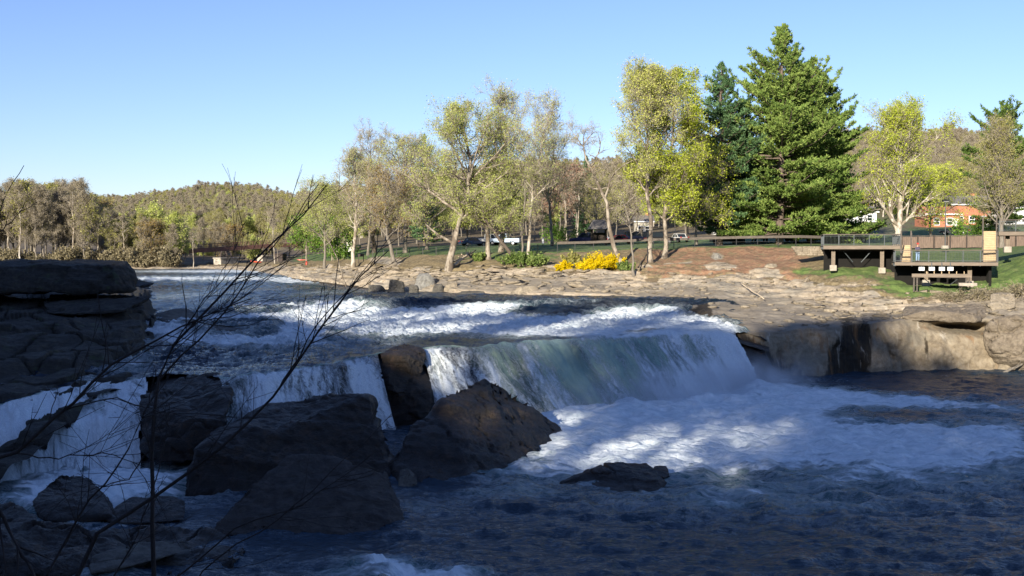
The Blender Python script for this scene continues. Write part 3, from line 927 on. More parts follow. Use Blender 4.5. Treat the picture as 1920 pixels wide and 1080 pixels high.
def build_pool():
    cols = np.arange(-240, 2200, 2.6)
    Dr = np.exp(np.linspace(math.log(96), math.log(16), 620))
    PX = np.zeros((len(Dr), 1)) + cols
    D = np.zeros_like(PX) + Dr[:, None]
    PY = yz(0.0, D)
    P0 = W(PX, PY, D)
    x, y, z = P0[..., 0].copy(), P0[..., 1].copy(), P0[..., 2].copy()
    w = fbm(x * 0.06, y * 0.06, 0, 3, 200)
    foam = 0.20 + blobs(PX, PY, [(1400, 850, 420, 90, .40), (1780, 850, 220, 70, .36), (1850, 800, 140, 24, .35), (1880, 860, 140, 30, .25), (1500, 960, 350, 30, .14), (1000, 930, 160, 30, .15),
        (1040, 800, 120, 26, 1.0), (1200, 775, 200, 40, 1.3), (1380, 750, 160, 30, 1.1), (1480, 745, 150, 18, .8), (1300, 810, 220, 30, .75), (1480, 800, 200, 25, .55),
        (1640, 752, 200, 10, .65, .03), (1800, 765, 160, 7, .5, .02), (1100, 850, 130, 22, .65), (980, 885, 90, 16, .45), (1330, 865, 240, 24, .45), (1600, 850, 200, 22, .42), (1800, 830, 200, 22, .42),
        (1700, 900, 200, 20, .25), (1420, 925, 160, 20, .3), (1350, 950, 50, 8, .4), (940, 925, 90, 12, .25), (1200, 890, 200, 14, .25), (1600, 955, 200, 14, .15),
        (730, 1062, 90, 16, 1.0, .06), (820, 1085, 120, 12, .9), (640, 1075, 60, 10, .5), (800, 950, 60, 10, .15), (850, 1000, 120, 8, .15),
        (200, 905, 180, 30, 1.1), (100, 950, 110, 30, .75), (215, 955, 40, 16, .6), (60, 1010, 90, 20, .55), (130, 1080, 120, 12, .6), (1600, 1060, 90, 5, .2)])
    foam -= blobs(PX, PY, [(1690, 782, 130, 12, .45), (1750, 722, 260, 14, .2), (1820, 800, 60, 10, .2), (1440, 900, 90, 10, .2), (600, 1030, 160, 18, .2), (820, 920, 60, 12, .2)])
    foam = np.clip(foam + 0.25 * (w - .5), 0, 1.15)
    near = np.clip(foam, 0, 1)
    fx = x + 1.5 * fbm(x * .2, y * .2, 0, 3, 210)
    z += (0.16 + 0.3 * near * sst(60, 40, D) + 0.6 * near) * (ridge(fx * 0.42, y * 0.55, 0, 5, 201) - 0.5) * 0.9
    z += (0.17 + 0.12 * near) * (fbm(fx * .9, y * 1.4, 0, 5, 202, 0.5) - 0.5) * 1.9
    z += blobs(PX, PY, [(1080, 785, 60, 10, .35), (1200, 772, 90, 10, .45), (1340, 755, 80, 8, .45), (1420, 735, 40, 8, .6), (1000, 800, 40, 8, .3)]) * (0.5 + fbm(x * .9, y * .9, 0, 3, 203))
    me = npmesh("plunge_pool", np.stack([x, y, z], -1), gridfaces(*PX.shape)[:, ::-1], [M['pool']])
    fattr(me, 'foam', foam)
    vattr(me, 'flow', np.stack([x * 0.97 + y * 0.2, y, 0 * x], -1))
    tag(link("pool_water", me), kind='structure')


build_pool()

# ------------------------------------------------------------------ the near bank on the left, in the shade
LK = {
    -420: [(900, 46), (840, 48), (760, 52), (690, 57), (620, 66), (560, 80), (500, 100), (490, 150), (485, 215)],
    -100: [(900, 45), (850, 47), (770, 51), (700, 57), (630, 66), (585, 76), (535, 92), (500, 140), (494, 212)],
    0: [(900, 45), (820, 49), (745, 54), (690, 59), (635, 66), (590, 75), (556, 87), (512, 130), (498, 210)],
    60: [(860, 46.5), (775, 51), (728, 55), (690, 59.5), (640, 66), (598, 74), (560, 86), (516, 130), (500, 210)],
    120: [(800, 50), (735, 54.5), (700, 58.5), (672, 62), (632, 68), (596, 75), (562, 86), (520, 130), (501, 209)],
    180: [(745, 55), (712, 58), (690, 61), (660, 64.5), (625, 70), (594, 77), (566, 86), (524, 130), (503, 208)],
    235: [(730, 57), (705, 59), (684, 62), (655, 66), (615, 73), (588, 79), (566, 87), (528, 130), (504, 207)],
    262: [(730, 59), (712, 60), (690, 63), (660, 67), (620, 74), (590, 81), (570, 88), (536, 128), (507, 206)],
    285: [(740, 60), (720, 61), (700, 64), (672, 68), (634, 75), (600, 84), (580, 90), (548, 126), (510, 206)],
    320: [(770, 60), (760, 61), (740, 64), (720, 68), (690, 75), (650, 84), (630, 90), (600, 120), (530, 200)],
}
LKX = sorted(LK)
LKA = np.array([LK[k] for k in LKX], float)


def build_left():
    cols = np.concatenate([np.arange(-420, -20, 8), np.arange(-20, 322, 2.0)])
    kn = np.stack([np.stack([np.interp(cols, LKX, LKA[:, j, c]) for c in (0, 1)], -1) for j in range(LKA.shape[1])], -2)
    PX, PY, D, T = polar(cols, kn, [30, 40, 50, 50, 50, 40, 30, 20])
    P0 = smooth_rows(W(PX, PY, D), 5, 2)
    x, y, z = P0[..., 0].copy(), P0[..., 1].copy(), P0[..., 2].copy()
    s = 0.8
    zz = z + 1.2 * (fbm(x * 0.15, y * 0.15, 0, 4, 301) - 0.5)
    f = zz / s - np.floor(zz / s)
    terr = (np.floor(zz / s) + sst(0.55, 0.95, f)) * s - zz
    cv, ce = cells(x + fbm(x * .6, y * .6, 0, 3, 302), y * 0.6, 303, 2.4)
    k = 1 - sst(6.3, 7.2, T)
    z += k * (terr * 0.85 + (cv - .5) * 0.6 - 0.3 * sst(.08, 0, ce)) + (fbm(x * .5, y * .5, 0, 5, 304) - .5) * 0.8
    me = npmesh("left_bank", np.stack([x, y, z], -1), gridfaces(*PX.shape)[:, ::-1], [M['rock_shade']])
    tag(link("left_bank", me), kind='structure')


build_left()

# ------------------------------------------------------------------ the near shore and the hillside behind the camera
RIDGE = [(-330, 250, 30), (-230, 120, 44), (-150, 45, 48), (-120, 5, 47), (-86, -31, 48), (-66, -46, 45), (-56, -62, 38.5), (-49, -68, 38), (-46, -72, 40), (-38, -78, 40), (-30, -83, 36), (-14, -92, 35), (30, -105, 34), (80, -120, 34), (170, -140, 30), (300, -160, 20)]


def hill_h(x, y):
    x = np.asarray(x, float)
    y = np.asarray(y, float)
    best = np.full(x.shape, -50.0)
    for (x0, y0, h0), (x1, y1, h1) in zip(RIDGE[:-1], RIDGE[1:]):
        dx, dy = x1 - x0, y1 - y0
        t = np.clip(((x - x0) * dx + (y - y0) * dy) / (dx * dx + dy * dy), 0, 1)
        d = np.hypot(x - x0 - t * dx, y - y0 - t * dy)
        best = np.maximum(best, h0 + t * (h1 - h0) - np.maximum(d - 3, 0) * 0.62)
    nearz = np.interp(y + 0.25 * x, [-30, -2, 3, 9, 15, 21, 26], [9, 8.4, 7.9, 5.0, 2.0, -0.6, -3])
    base = np.where(x < -60 - 0.2 * y, 4.0, 0) + nearz
    return np.maximum(best, base)


def build_near():
    xs = np.concatenate([np.arange(-420, -80, 8), np.arange(-80, 60, 1.0), np.arange(60, 330, 8)])
    ys = np.concatenate([np.arange(-260, -60, 8), np.arange(-60, 30, 1.0), np.arange(30, 300, 8)])
    X, Y = np.meshgrid(xs, ys)
    Z = hill_h(X, Y)
    Z += (fbm(X * .12, Y * .12, 0, 5, 401) - .5) * 2.0 * sst(-6, -20, Y) + (fbm(X * .5, Y * .5, 0, 5, 402) - .5) * 0.6
    # keep it out of the view: only what lies left of and behind the frame rises
    vis = (Y > 4) & (X > -0.52 * Y - 8)
    Z = np.where(vis, np.minimum(Z, CAMZ - 2.3 - 0.36 * Y), Z)
    Z = np.where(vis & (Y > 24), -4.0, Z)
    me = npmesh("near_hillside", np.stack([X, Y, Z], -1), gridfaces(*X.shape), [M['forest_floor']])
    tag(link("near_hillside", me), kind='structure')


n_ = NT("forest_floor")
c_ = n_.coord()
n_.set(Base_Color=n_.ramp(n_.noise(c_, 0.8, 8, 0.7), [(0.3, (0.035, 0.026, 0.016)), (0.7, (0.13, 0.10, 0.06))]), Roughness=0.95)
M['forest_floor'] = n_.m
build_near()


# ------------------------------------------------------------------ boulders
def boulder(name, label, pts, mat, seed, amp=0.2, cuts=4, fr=0.7, group=None, flat=0.35, cat="boulder", chisel=8):
    o = hull_rock(name, pts, mat, seed, amp, cuts, fr, flat=flat, chisel=chisel)
    tag(o, label, cat, group)
    return o


wet = M['rock_wet']
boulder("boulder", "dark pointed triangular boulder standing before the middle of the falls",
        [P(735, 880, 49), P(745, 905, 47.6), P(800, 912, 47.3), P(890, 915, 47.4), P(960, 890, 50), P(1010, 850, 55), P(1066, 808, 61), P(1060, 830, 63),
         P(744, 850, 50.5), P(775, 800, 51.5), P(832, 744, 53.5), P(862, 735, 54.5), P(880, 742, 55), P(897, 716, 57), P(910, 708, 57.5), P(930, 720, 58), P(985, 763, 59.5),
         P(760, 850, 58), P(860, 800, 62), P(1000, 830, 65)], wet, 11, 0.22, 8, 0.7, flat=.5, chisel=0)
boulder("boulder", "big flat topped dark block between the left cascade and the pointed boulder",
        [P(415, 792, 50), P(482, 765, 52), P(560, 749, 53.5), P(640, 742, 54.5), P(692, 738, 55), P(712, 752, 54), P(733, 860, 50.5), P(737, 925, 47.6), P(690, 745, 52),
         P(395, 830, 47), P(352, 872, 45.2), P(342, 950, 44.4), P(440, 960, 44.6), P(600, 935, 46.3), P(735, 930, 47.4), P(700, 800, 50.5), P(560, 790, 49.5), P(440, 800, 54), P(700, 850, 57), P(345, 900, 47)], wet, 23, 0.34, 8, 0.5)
boulder("boulder", "sloping grey slab of rock with an undercut base in the lower left",
        [P(400, 1003, 38.2), P(408, 985, 38.6), P(452, 925, 40.3), P(505, 885, 41.6), P(545, 852, 42.6), P(600, 850, 43), P(668, 862, 43.2), P(725, 885, 43.2), P(735, 905, 42.8),
         P(757, 975, 40.6), P(748, 1005, 39.3), P(660, 968, 39.9), P(560, 968, 39.6), P(470, 985, 38.9), P(500, 1000, 44), P(700, 960, 45), P(640, 1000, 40.6)], M['rock_dark2'] if 'rock_dark2' in M else wet, 31, 0.22, 8, 0.6)
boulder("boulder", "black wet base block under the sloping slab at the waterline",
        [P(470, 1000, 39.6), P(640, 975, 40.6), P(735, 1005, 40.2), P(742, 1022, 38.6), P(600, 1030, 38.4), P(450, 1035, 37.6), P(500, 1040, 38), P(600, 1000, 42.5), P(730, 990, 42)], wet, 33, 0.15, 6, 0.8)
boulder("boulder", "small rounded stone wedged between the two big boulders",
        [P(745, 900, 46.8), P(750, 880, 47), P(765, 876, 47), P(780, 888, 46.8), P(784, 908, 46.2), P(765, 918, 46), P(748, 914, 46.2), P(765, 890, 48)], M['rock_dark'], 35, 0.05, 3, 2.0)
boulder("boulder", "low dark boulder alone in the pool before the falls",
        [P(1042, 909, 47.3), P(1050, 915, 46.8), P(1098, 882, 47.8), P(1130, 872, 48.2), P(1168, 864, 48.6), P(1188, 869, 48.4), P(1212, 866, 48.6), P(1232, 886, 47.8), P(1248, 905, 46.9), P(1238, 926, 45.6),
         P(1180, 938, 44.9), P(1130, 928, 45.6), P(1080, 930, 45.6), P(1100, 930, 50), P(1220, 930, 50)], wet, 37, 0.14, 6, 0.9)
boulder("boulder", "little square stone beside the low boulder in the pool",
        [P(1226, 875, 48.4), P(1250, 872, 48.6), P(1256, 893, 47.8), P(1240, 898, 47.4), P(1225, 892, 47.8), P(1240, 900, 49.5), P(1230, 900, 49.5)], wet, 39, 0.05, 3, 2)
sh = M['rock_shade']
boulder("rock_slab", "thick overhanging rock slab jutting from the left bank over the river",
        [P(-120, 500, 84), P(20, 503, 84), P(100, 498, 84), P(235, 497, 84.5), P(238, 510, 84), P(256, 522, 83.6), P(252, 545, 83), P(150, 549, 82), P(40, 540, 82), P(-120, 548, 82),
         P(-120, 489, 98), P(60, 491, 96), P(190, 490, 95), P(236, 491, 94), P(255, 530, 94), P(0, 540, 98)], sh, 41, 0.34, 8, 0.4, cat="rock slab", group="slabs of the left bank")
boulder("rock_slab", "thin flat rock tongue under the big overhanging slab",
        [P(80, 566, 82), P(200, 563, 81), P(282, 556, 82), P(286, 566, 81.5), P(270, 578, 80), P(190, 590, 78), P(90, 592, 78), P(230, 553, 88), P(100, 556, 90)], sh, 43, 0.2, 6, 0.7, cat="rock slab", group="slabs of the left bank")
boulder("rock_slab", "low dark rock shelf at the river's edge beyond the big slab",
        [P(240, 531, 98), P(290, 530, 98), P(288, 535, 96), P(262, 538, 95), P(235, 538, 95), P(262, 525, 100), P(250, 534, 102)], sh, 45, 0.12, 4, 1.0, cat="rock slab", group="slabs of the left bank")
boulder("rock_slab", "broad rounded brown rock awash left of the rapids",
        [P(285, 592, 90), P(320, 578, 93), P(352, 578, 93), P(385, 600, 88), P(370, 608, 85), P(310, 606, 85), P(330, 612, 84), P(340, 600, 96)], M['rock_dark'], 47, 0.12, 5, 0.9, cat="rock slab")
boulder("rock_slab", "dark ledge block breaking the water above the left cascade",
        [P(378, 612, 85), P(420, 606, 86), P(450, 612, 85), P(520, 618, 84), P(585, 622, 83), P(585, 640, 80), P(480, 640, 79), P(400, 640, 79), P(380, 630, 80), P(480, 630, 90)], wet, 49, 0.15, 5, 0.9, cat="rock slab")
boulder("rock_slab", "brown rock cap at the lip between the two curtains",
        [P(716, 668, 64), P(735, 650, 65.5), P(775, 643, 67), P(795, 655, 66), P(800, 680, 64.6), P(780, 720, 64), P(725, 700, 63.8), P(760, 670, 63.3), P(760, 660, 68)], wet, 51, 0.22, 6, 0.9, cat="rock slab")
boulder("rock_slab", "long tilted flat rock face between the left falls and the cascade",
        [P(268, 742, 55), P(330, 712, 58), P(425, 706, 58), P(432, 735, 54), P(425, 775, 50.8), P(400, 800, 50), P(280, 800, 51), P(262, 780, 52), P(270, 860, 49.5), P(400, 870, 49.5), P(300, 760, 60)], M['rock_ledge'], 53, 0.3, 8, 0.6, cat="rock slab")
boulder("boulder", "black low rock left of the lower cascade stream",
        [P(85, 910, 43), P(120, 885, 45), P(165, 892, 44.5), P(215, 945, 42), P(205, 970, 40.5), P(90, 985, 40), P(60, 940, 41.5), P(150, 960, 46)], wet, 55, 0.2, 6, 0.8, group="dark boulders of the near shore")
boulder("boulder", "black flat rock below the end of the cascade stream",
        [P(195, 968, 41), P(250, 930, 42.5), P(330, 925, 43), P(350, 945, 42), P(345, 975, 40.5), P(210, 985, 40), P(280, 960, 45)], wet, 57, 0.18, 6, 0.8, group="dark boulders of the near shore")
boulder("boulder", "dark humped rock at the left edge of the picture below the falls",
        [P(-60, 960, 38), P(20, 935, 39), P(70, 965, 38), P(60, 1010, 36), P(-60, 1020, 35), P(0, 980, 42)], wet, 59, 0.2, 6, 0.8, group="dark boulders of the near shore")
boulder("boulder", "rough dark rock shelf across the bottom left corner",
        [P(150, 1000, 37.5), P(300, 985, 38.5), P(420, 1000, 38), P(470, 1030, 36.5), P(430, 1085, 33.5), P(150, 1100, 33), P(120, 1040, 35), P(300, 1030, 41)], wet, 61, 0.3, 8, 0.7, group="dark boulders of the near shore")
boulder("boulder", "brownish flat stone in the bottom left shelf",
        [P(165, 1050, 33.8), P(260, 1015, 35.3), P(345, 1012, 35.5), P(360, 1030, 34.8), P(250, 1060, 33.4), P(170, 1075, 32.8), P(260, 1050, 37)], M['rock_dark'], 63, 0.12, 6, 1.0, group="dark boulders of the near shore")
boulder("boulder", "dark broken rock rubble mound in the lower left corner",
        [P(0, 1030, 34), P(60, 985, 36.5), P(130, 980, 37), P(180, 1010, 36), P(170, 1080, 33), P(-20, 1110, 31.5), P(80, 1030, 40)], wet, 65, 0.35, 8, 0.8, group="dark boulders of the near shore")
boulder("rock_slab", "overhanging grey ledge above the black gap at the top of the right cliff",
        [P(1690, 592, 92.6), P(1740, 584, 92.3), P(1846, 590, 92), P(1850, 603, 92), P(1800, 603, 92), P(1740, 596, 92.3), P(1690, 600, 92.8), P(1700, 576, 97), P(1850, 572, 97), P(1760, 590, 97)], M['rock_tan2'], 90, 0.2, 7, 0.8, cat="rock slab")
boulder("boulder", "massive bulging block of cliff at the right edge beside the black gap",
        [P(1846, 618, 92), P(1870, 600, 91.6), P(1960, 590, 91), P(1980, 690, 90), P(1900, 672, 90.8), P(1862, 655, 91.2), P(1845, 640, 91.8), P(1870, 690, 93), P(1960, 600, 96), P(1850, 610, 96)], M['rock_tan2'], 91, 0.35, 8, 0.5)
boulder("boulder", "pale square block above the right cliff under the brambles",
        [P(1858, 552, 96), P(1902, 552, 96), P(1905, 575, 95), P(1862, 590, 94.6), P(1856, 575, 95), P(1880, 548, 98), P(1900, 585, 97), P(1860, 580, 98)], M['rock_tan'], 92, 0.12, 5, 1.2)
# the stones at the far waterline
tn, dk = M['rock_tan'], M['rock_dark']
FS = [
    ("dark rounded boulder at the far waterline, leftmost of the pile", 742, 533, 36, 20, 126, dk), ("pale grey boulder leaning behind the dark ones on the far waterline", 795, 523, 50, 24, 128, M['rock_grey'] if 'rock_grey' in M else dk),
    ("squat dark boulder in the middle of the far waterline pile", 776, 541, 26, 14, 123, dk), ("small dark stone right of the far waterline pile", 822, 538, 24, 12, 124, dk),
    ("tan angular stone at the right end of the far waterline pile", 846, 535, 34, 22, 124, tn), ("low dark stone at the left end of the far waterline pile", 706, 540, 36, 10, 127, dk),
    ("long flat dark rock awash below the far pile", 890, 549, 86, 8, 121, dk), ("rounded tan rock shelf right of the flat dark rock", 985, 543, 70, 16, 118, tn),
    ("tan block at the waterline below the yellow bush", 1045, 545, 36, 16, 117, tn), ("flat sandstone block at the waterline, middle of the shelf", 1120, 545, 70, 12, 116, tn),
    ("low sandstone lip at the waterline near the smooth rock", 1190, 549, 60, 9, 114, tn), ("grey upright stump of rock on the red dirt slope", 1346, 484, 20, 26, 129, M['rock_grey'] if 'rock_grey' in M else dk),
    ("pale flat stone in front of the stump of rock", 1365, 498, 34, 7, 126, tn), ("flat grey stone on the lower dirt slope", 1445, 497, 28, 5, 122, tn),
    ("small tan block at the foot of the right cliff", 1886, 690, 30, 16, 92, tn), ("little stone beside the block at the cliff foot", 1860, 694, 16, 7, 92, tn),
]
for i, (lab, px, py, w, h, D, mt) in enumerate(FS):
    rg = random.Random(500 + i)
    m = D / F
    c = P(px, py + h * 0.15, D)
    pts = []
    for k in range(14):
        a = k / 14 * 2 * math.pi
        rr = rg.uniform(.85, 1.1)
        pts.append(c + Vector((math.cos(a) * w * m / 2 * rr, math.sin(a) * w * m / 2 * 0.7, -h * m * .9)))
        rr = rg.uniform(.45, .85)
        pts.append(c + Vector((math.cos(a) * w * m / 2 * rr, math.sin(a) * w * m / 2 * 0.6 * rr, h * m * rg.uniform(.15, .6))))
    boulder("boulder", lab, pts, mt, 70 + i, 0.12, 3, 1.0, group="stones of the far shore")


# rubble that nobody could count
def rubble(name, P0, smin, smax, mat, seed, flatness=0.35, kind='stuff'):
    rg = np.random.default_rng(seed)
    n = len(P0)
    if n == 0: return
    base = np.array([(a, b, c) for a in (-.5, .5) for b in (-.5, .5) for c in (-.5, .5)], float)
    q = np.array([(0, 1, 3, 2), (4, 6, 7, 5), (0, 4, 5, 1), (2, 3, 7, 6), (0, 2, 6, 4), (1, 5, 7, 3)])
    v = base[None] + rg.uniform(-.17, .17, (n, 8, 3))
    s = np.exp(rg.uniform(math.log(smin), math.log(smax), n))
    sc = np.stack([s * rg.uniform(.8, 1.7, n), s * rg.uniform(.6, 1.1, n), s * rg.uniform(.5, 1.3, n) * flatness], -1)
    v = v * sc[:, None]
    a = rg.uniform(-.6, .6, n)
    tl = rg.uniform(-.25, .25, n)
    x = v[..., 0] * np.cos(a)[:, None] - v[..., 1] * np.sin(a)[:, None]
    y = v[..., 0] * np.sin(a)[:, None] + v[..., 1] * np.cos(a)[:, None]
    z = v[..., 2] + x * tl[:, None]
    v = np.stack([x, y, z], -1) + P0[:, None] + np.array([0, 0, 0.05])
    f = (np.arange(n)[:, None, None] * 8 + q[None]).reshape(-1, 4)
    me = npmesh(name, v.reshape(-1, 3), f, [mat], smooth=False)
    tag(link(name, me), kind=kind)


rubble("loose_stones", scatter_pts(550, 2.0, 4.15, 470, 1560, 1), 0.1, 0.7, M['rock_tan'], 1)
rubble("flat_stones", scatter_pts(150, 2.6, 4.3, 560, 1100, 2), 0.5, 1.7, M['rock_tan'], 2, 0.22)
rubble("broken_stones", scatter_pts(260, 2.1, 4.2, 1500, 1960, 3), 0.12, 0.8, M['rock_tan'], 3)
# ------------------------------------------------------------------ trees
def leaf_mat(name, lo, mid, hi, trans=0.35, scale=0.6):
    n = NT(name)
    c = n.coord()
    g = n.t.nodes.new("ShaderNodeNewGeometry")
    oi = n.t.nodes.new("ShaderNodeObjectInfo")
    f = n.math('ADD', n.math('MULTIPLY', n.noise(c, scale, 3, 0.6), 0.6), n.math('MULTIPLY', g.outputs['Random Per Island'], 0.4))
    f = n.math('ADD', f, n.math('MULTIPLY', n.math('SUBTRACT', oi.outputs['Random'], 0.5), 0.16))
    col = n.ramp(f, [(0.28, lo), (0.5, mid), (0.72, hi)])
    d = n.nd("BsdfDiffuse", Color=col)
    t = n.nd("BsdfTranslucent", Color=col)
    mx = n.t.nodes.new("ShaderNodeMixShader")
    mx.inputs[0].default_value = trans
    n.t.links.new(d.outputs[0], mx.inputs[1])
    n.t.links.new(t.outputs[0], mx.inputs[2])
    n.t.links.new(mx.outputs[0], n.out.inputs[0])
    return n.m


def bark_mat(name, lo, hi, patch=None):
    n = NT(name)
    c = n.coord()
    f = n.noise(n.mapping(c, (3, 3, 0.6)), 2.2, 6, 0.7)
    col = n.ramp(f, [(0.3, lo), (0.7, hi)])
    if patch:
        col = n.mix(n.maprange(n.noise(n.mapping(c, (1, 1, .5)), 1.3, 4, 0.6), 0.45, 0.55), col, patch)
    return n.set(Base_Color=col, Roughness=0.9, Normal=n.bump(f, 0.6, 0.06))


B = {
    'grey': bark_mat("grey_bark", (0.10, 0.085, 0.065), (0.27, 0.235, 0.19)),
    'pale': bark_mat("pale_bark", (0.20, 0.165, 0.12), (0.42, 0.365, 0.29), (0.14, 0.11, 0.08)),
    'white': bark_mat("sycamore_bark", (0.30, 0.265, 0.21), (0.62, 0.56, 0.47), (0.22, 0.18, 0.13)),
    'dark': bark_mat("dark_bark", (0.055, 0.042, 0.032), (0.16, 0.125, 0.095)),
    'twig': bark_mat("twig_bark", (0.22, 0.185, 0.135), (0.44, 0.38, 0.29)),
    'pine': bark_mat("pine_bark", (0.07, 0.052, 0.04), (0.20, 0.15, 0.115)),
}
L = {
    'bud': leaf_mat("pale_green_buds", (0.32, 0.36, 0.085), (0.50, 0.55, 0.15), (0.63, 0.66, 0.25)),
    'olive': leaf_mat("olive_buds", (0.22, 0.215, 0.06), (0.36, 0.35, 0.10), (0.48, 0.45, 0.17)),
    'lime': leaf_mat("lime_leaves", (0.27, 0.33, 0.025), (0.46, 0.53, 0.05), (0.62, 0.66, 0.12)),
    'limepale': leaf_mat("pale_lime_leaves", (0.34, 0.37, 0.07), (0.52, 0.55, 0.13), (0.66, 0.66, 0.22)),
    'green': leaf_mat("fresh_green_leaves", (0.06, 0.13, 0.018), (0.13, 0.25, 0.035), (0.24, 0.36, 0.07)),
    'rust': leaf_mat("rusty_buds", (0.22, 0.14, 0.05), (0.34, 0.24, 0.08), (0.43, 0.34, 0.13)),
    'red': leaf_mat("red_buds", (0.22, 0.12, 0.085), (0.33, 0.20, 0.14), (0.42, 0.29, 0.21)),
    'haze': leaf_mat("grey_brown_twigs", (0.15, 0.13, 0.075), (0.25, 0.215, 0.13), (0.36, 0.31, 0.20), 0.25),
    'needle': leaf_mat("pine_needles", (0.07, 0.125, 0.032), (0.15, 0.23, 0.052), (0.29, 0.37, 0.10), 0.2, 0.45),
    'needle2': leaf_mat("blue_pine_needles", (0.04, 0.09, 0.04), (0.085, 0.165, 0.07), (0.17, 0.27, 0.12), 0.2, 0.45),
    'yellow': leaf_mat("forsythia_flowers", (0.55, 0.40, 0.006), (0.85, 0.64, 0.01), (0.95, 0.76, 0.02), 0.3, 2.0),
    'shrub': leaf_mat("shrub_leaves", (0.08, 0.13, 0.03), (0.16, 0.23, 0.06), (0.27, 0.33, 0.11), 0.3, 1.5),
}


def tubes(lines, rads, sides):
    """lines: (n, k, 3), rads (n, k) -> verts, quads"""
    lines = np.asarray(lines, float)
    rads = np.asarray(rads, float)
    n, k, _ = lines.shape
    d = np.gradient(lines, axis=1)
    d /= np.linalg.norm(d, axis=-1, keepdims=True) + 1e-9
    up = np.where(np.abs(d[..., 2:3]) > 0.9, np.array([1.0, 0, 0]), np.array([0, 0, 1.0]))
    s = np.cross(d, up)
    s /= np.linalg.norm(s, axis=-1, keepdims=True) + 1e-9
    t = np.cross(s, d)
    a = np.arange(sides) * 2 * math.pi / sides
    ring = s[:, :, None] * np.cos(a)[None, None, :, None] + t[:, :, None] * np.sin(a)[None, None, :, None]
    v = lines[:, :, None] + ring * rads[:, :, None, None]
    idx = np.arange(n * k * sides).reshape(n, k, sides)
    r = np.roll(idx, -1, axis=2)
    f = np.stack([idx[:, :-1], r[:, :-1], r[:, 1:], idx[:, 1:]], -1).reshape(-1, 4)
    return v.reshape(-1, 3), f


def leaf_quads(P0, size, rg, n_each=1, spread=0.3, aspect=0.6):
    P0 = np.repeat(np.asarray(P0, float), n_each, 0)
    n = len(P0)
    P0 = P0 + rg.normal(0, spread, (n, 3))
    a = rg.normal(0, 1, (n, 3))
    a /= np.linalg.norm(a, axis=1, keepdims=True)
    b = np.cross(a, rg.normal(0, 1, (n, 3)))
    b /= np.linalg.norm(b, axis=1, keepdims=True)
    s = size * rg.uniform(.55, 1.4, n)[:, None]
    v = np.stack([P0 - a * s, P0 + b * s * aspect, P0 + a * s, P0 - b * s * aspect], 1)
    return v.reshape(-1, 3), np.arange(n * 4).reshape(n, 4)


def merge(parts):
    vs, fs, o = [], [], 0
    for v, f in parts:
        vs.append(v)
        fs.append(f + o)
        o += len(v)
    return np.concatenate(vs), np.concatenate(fs)


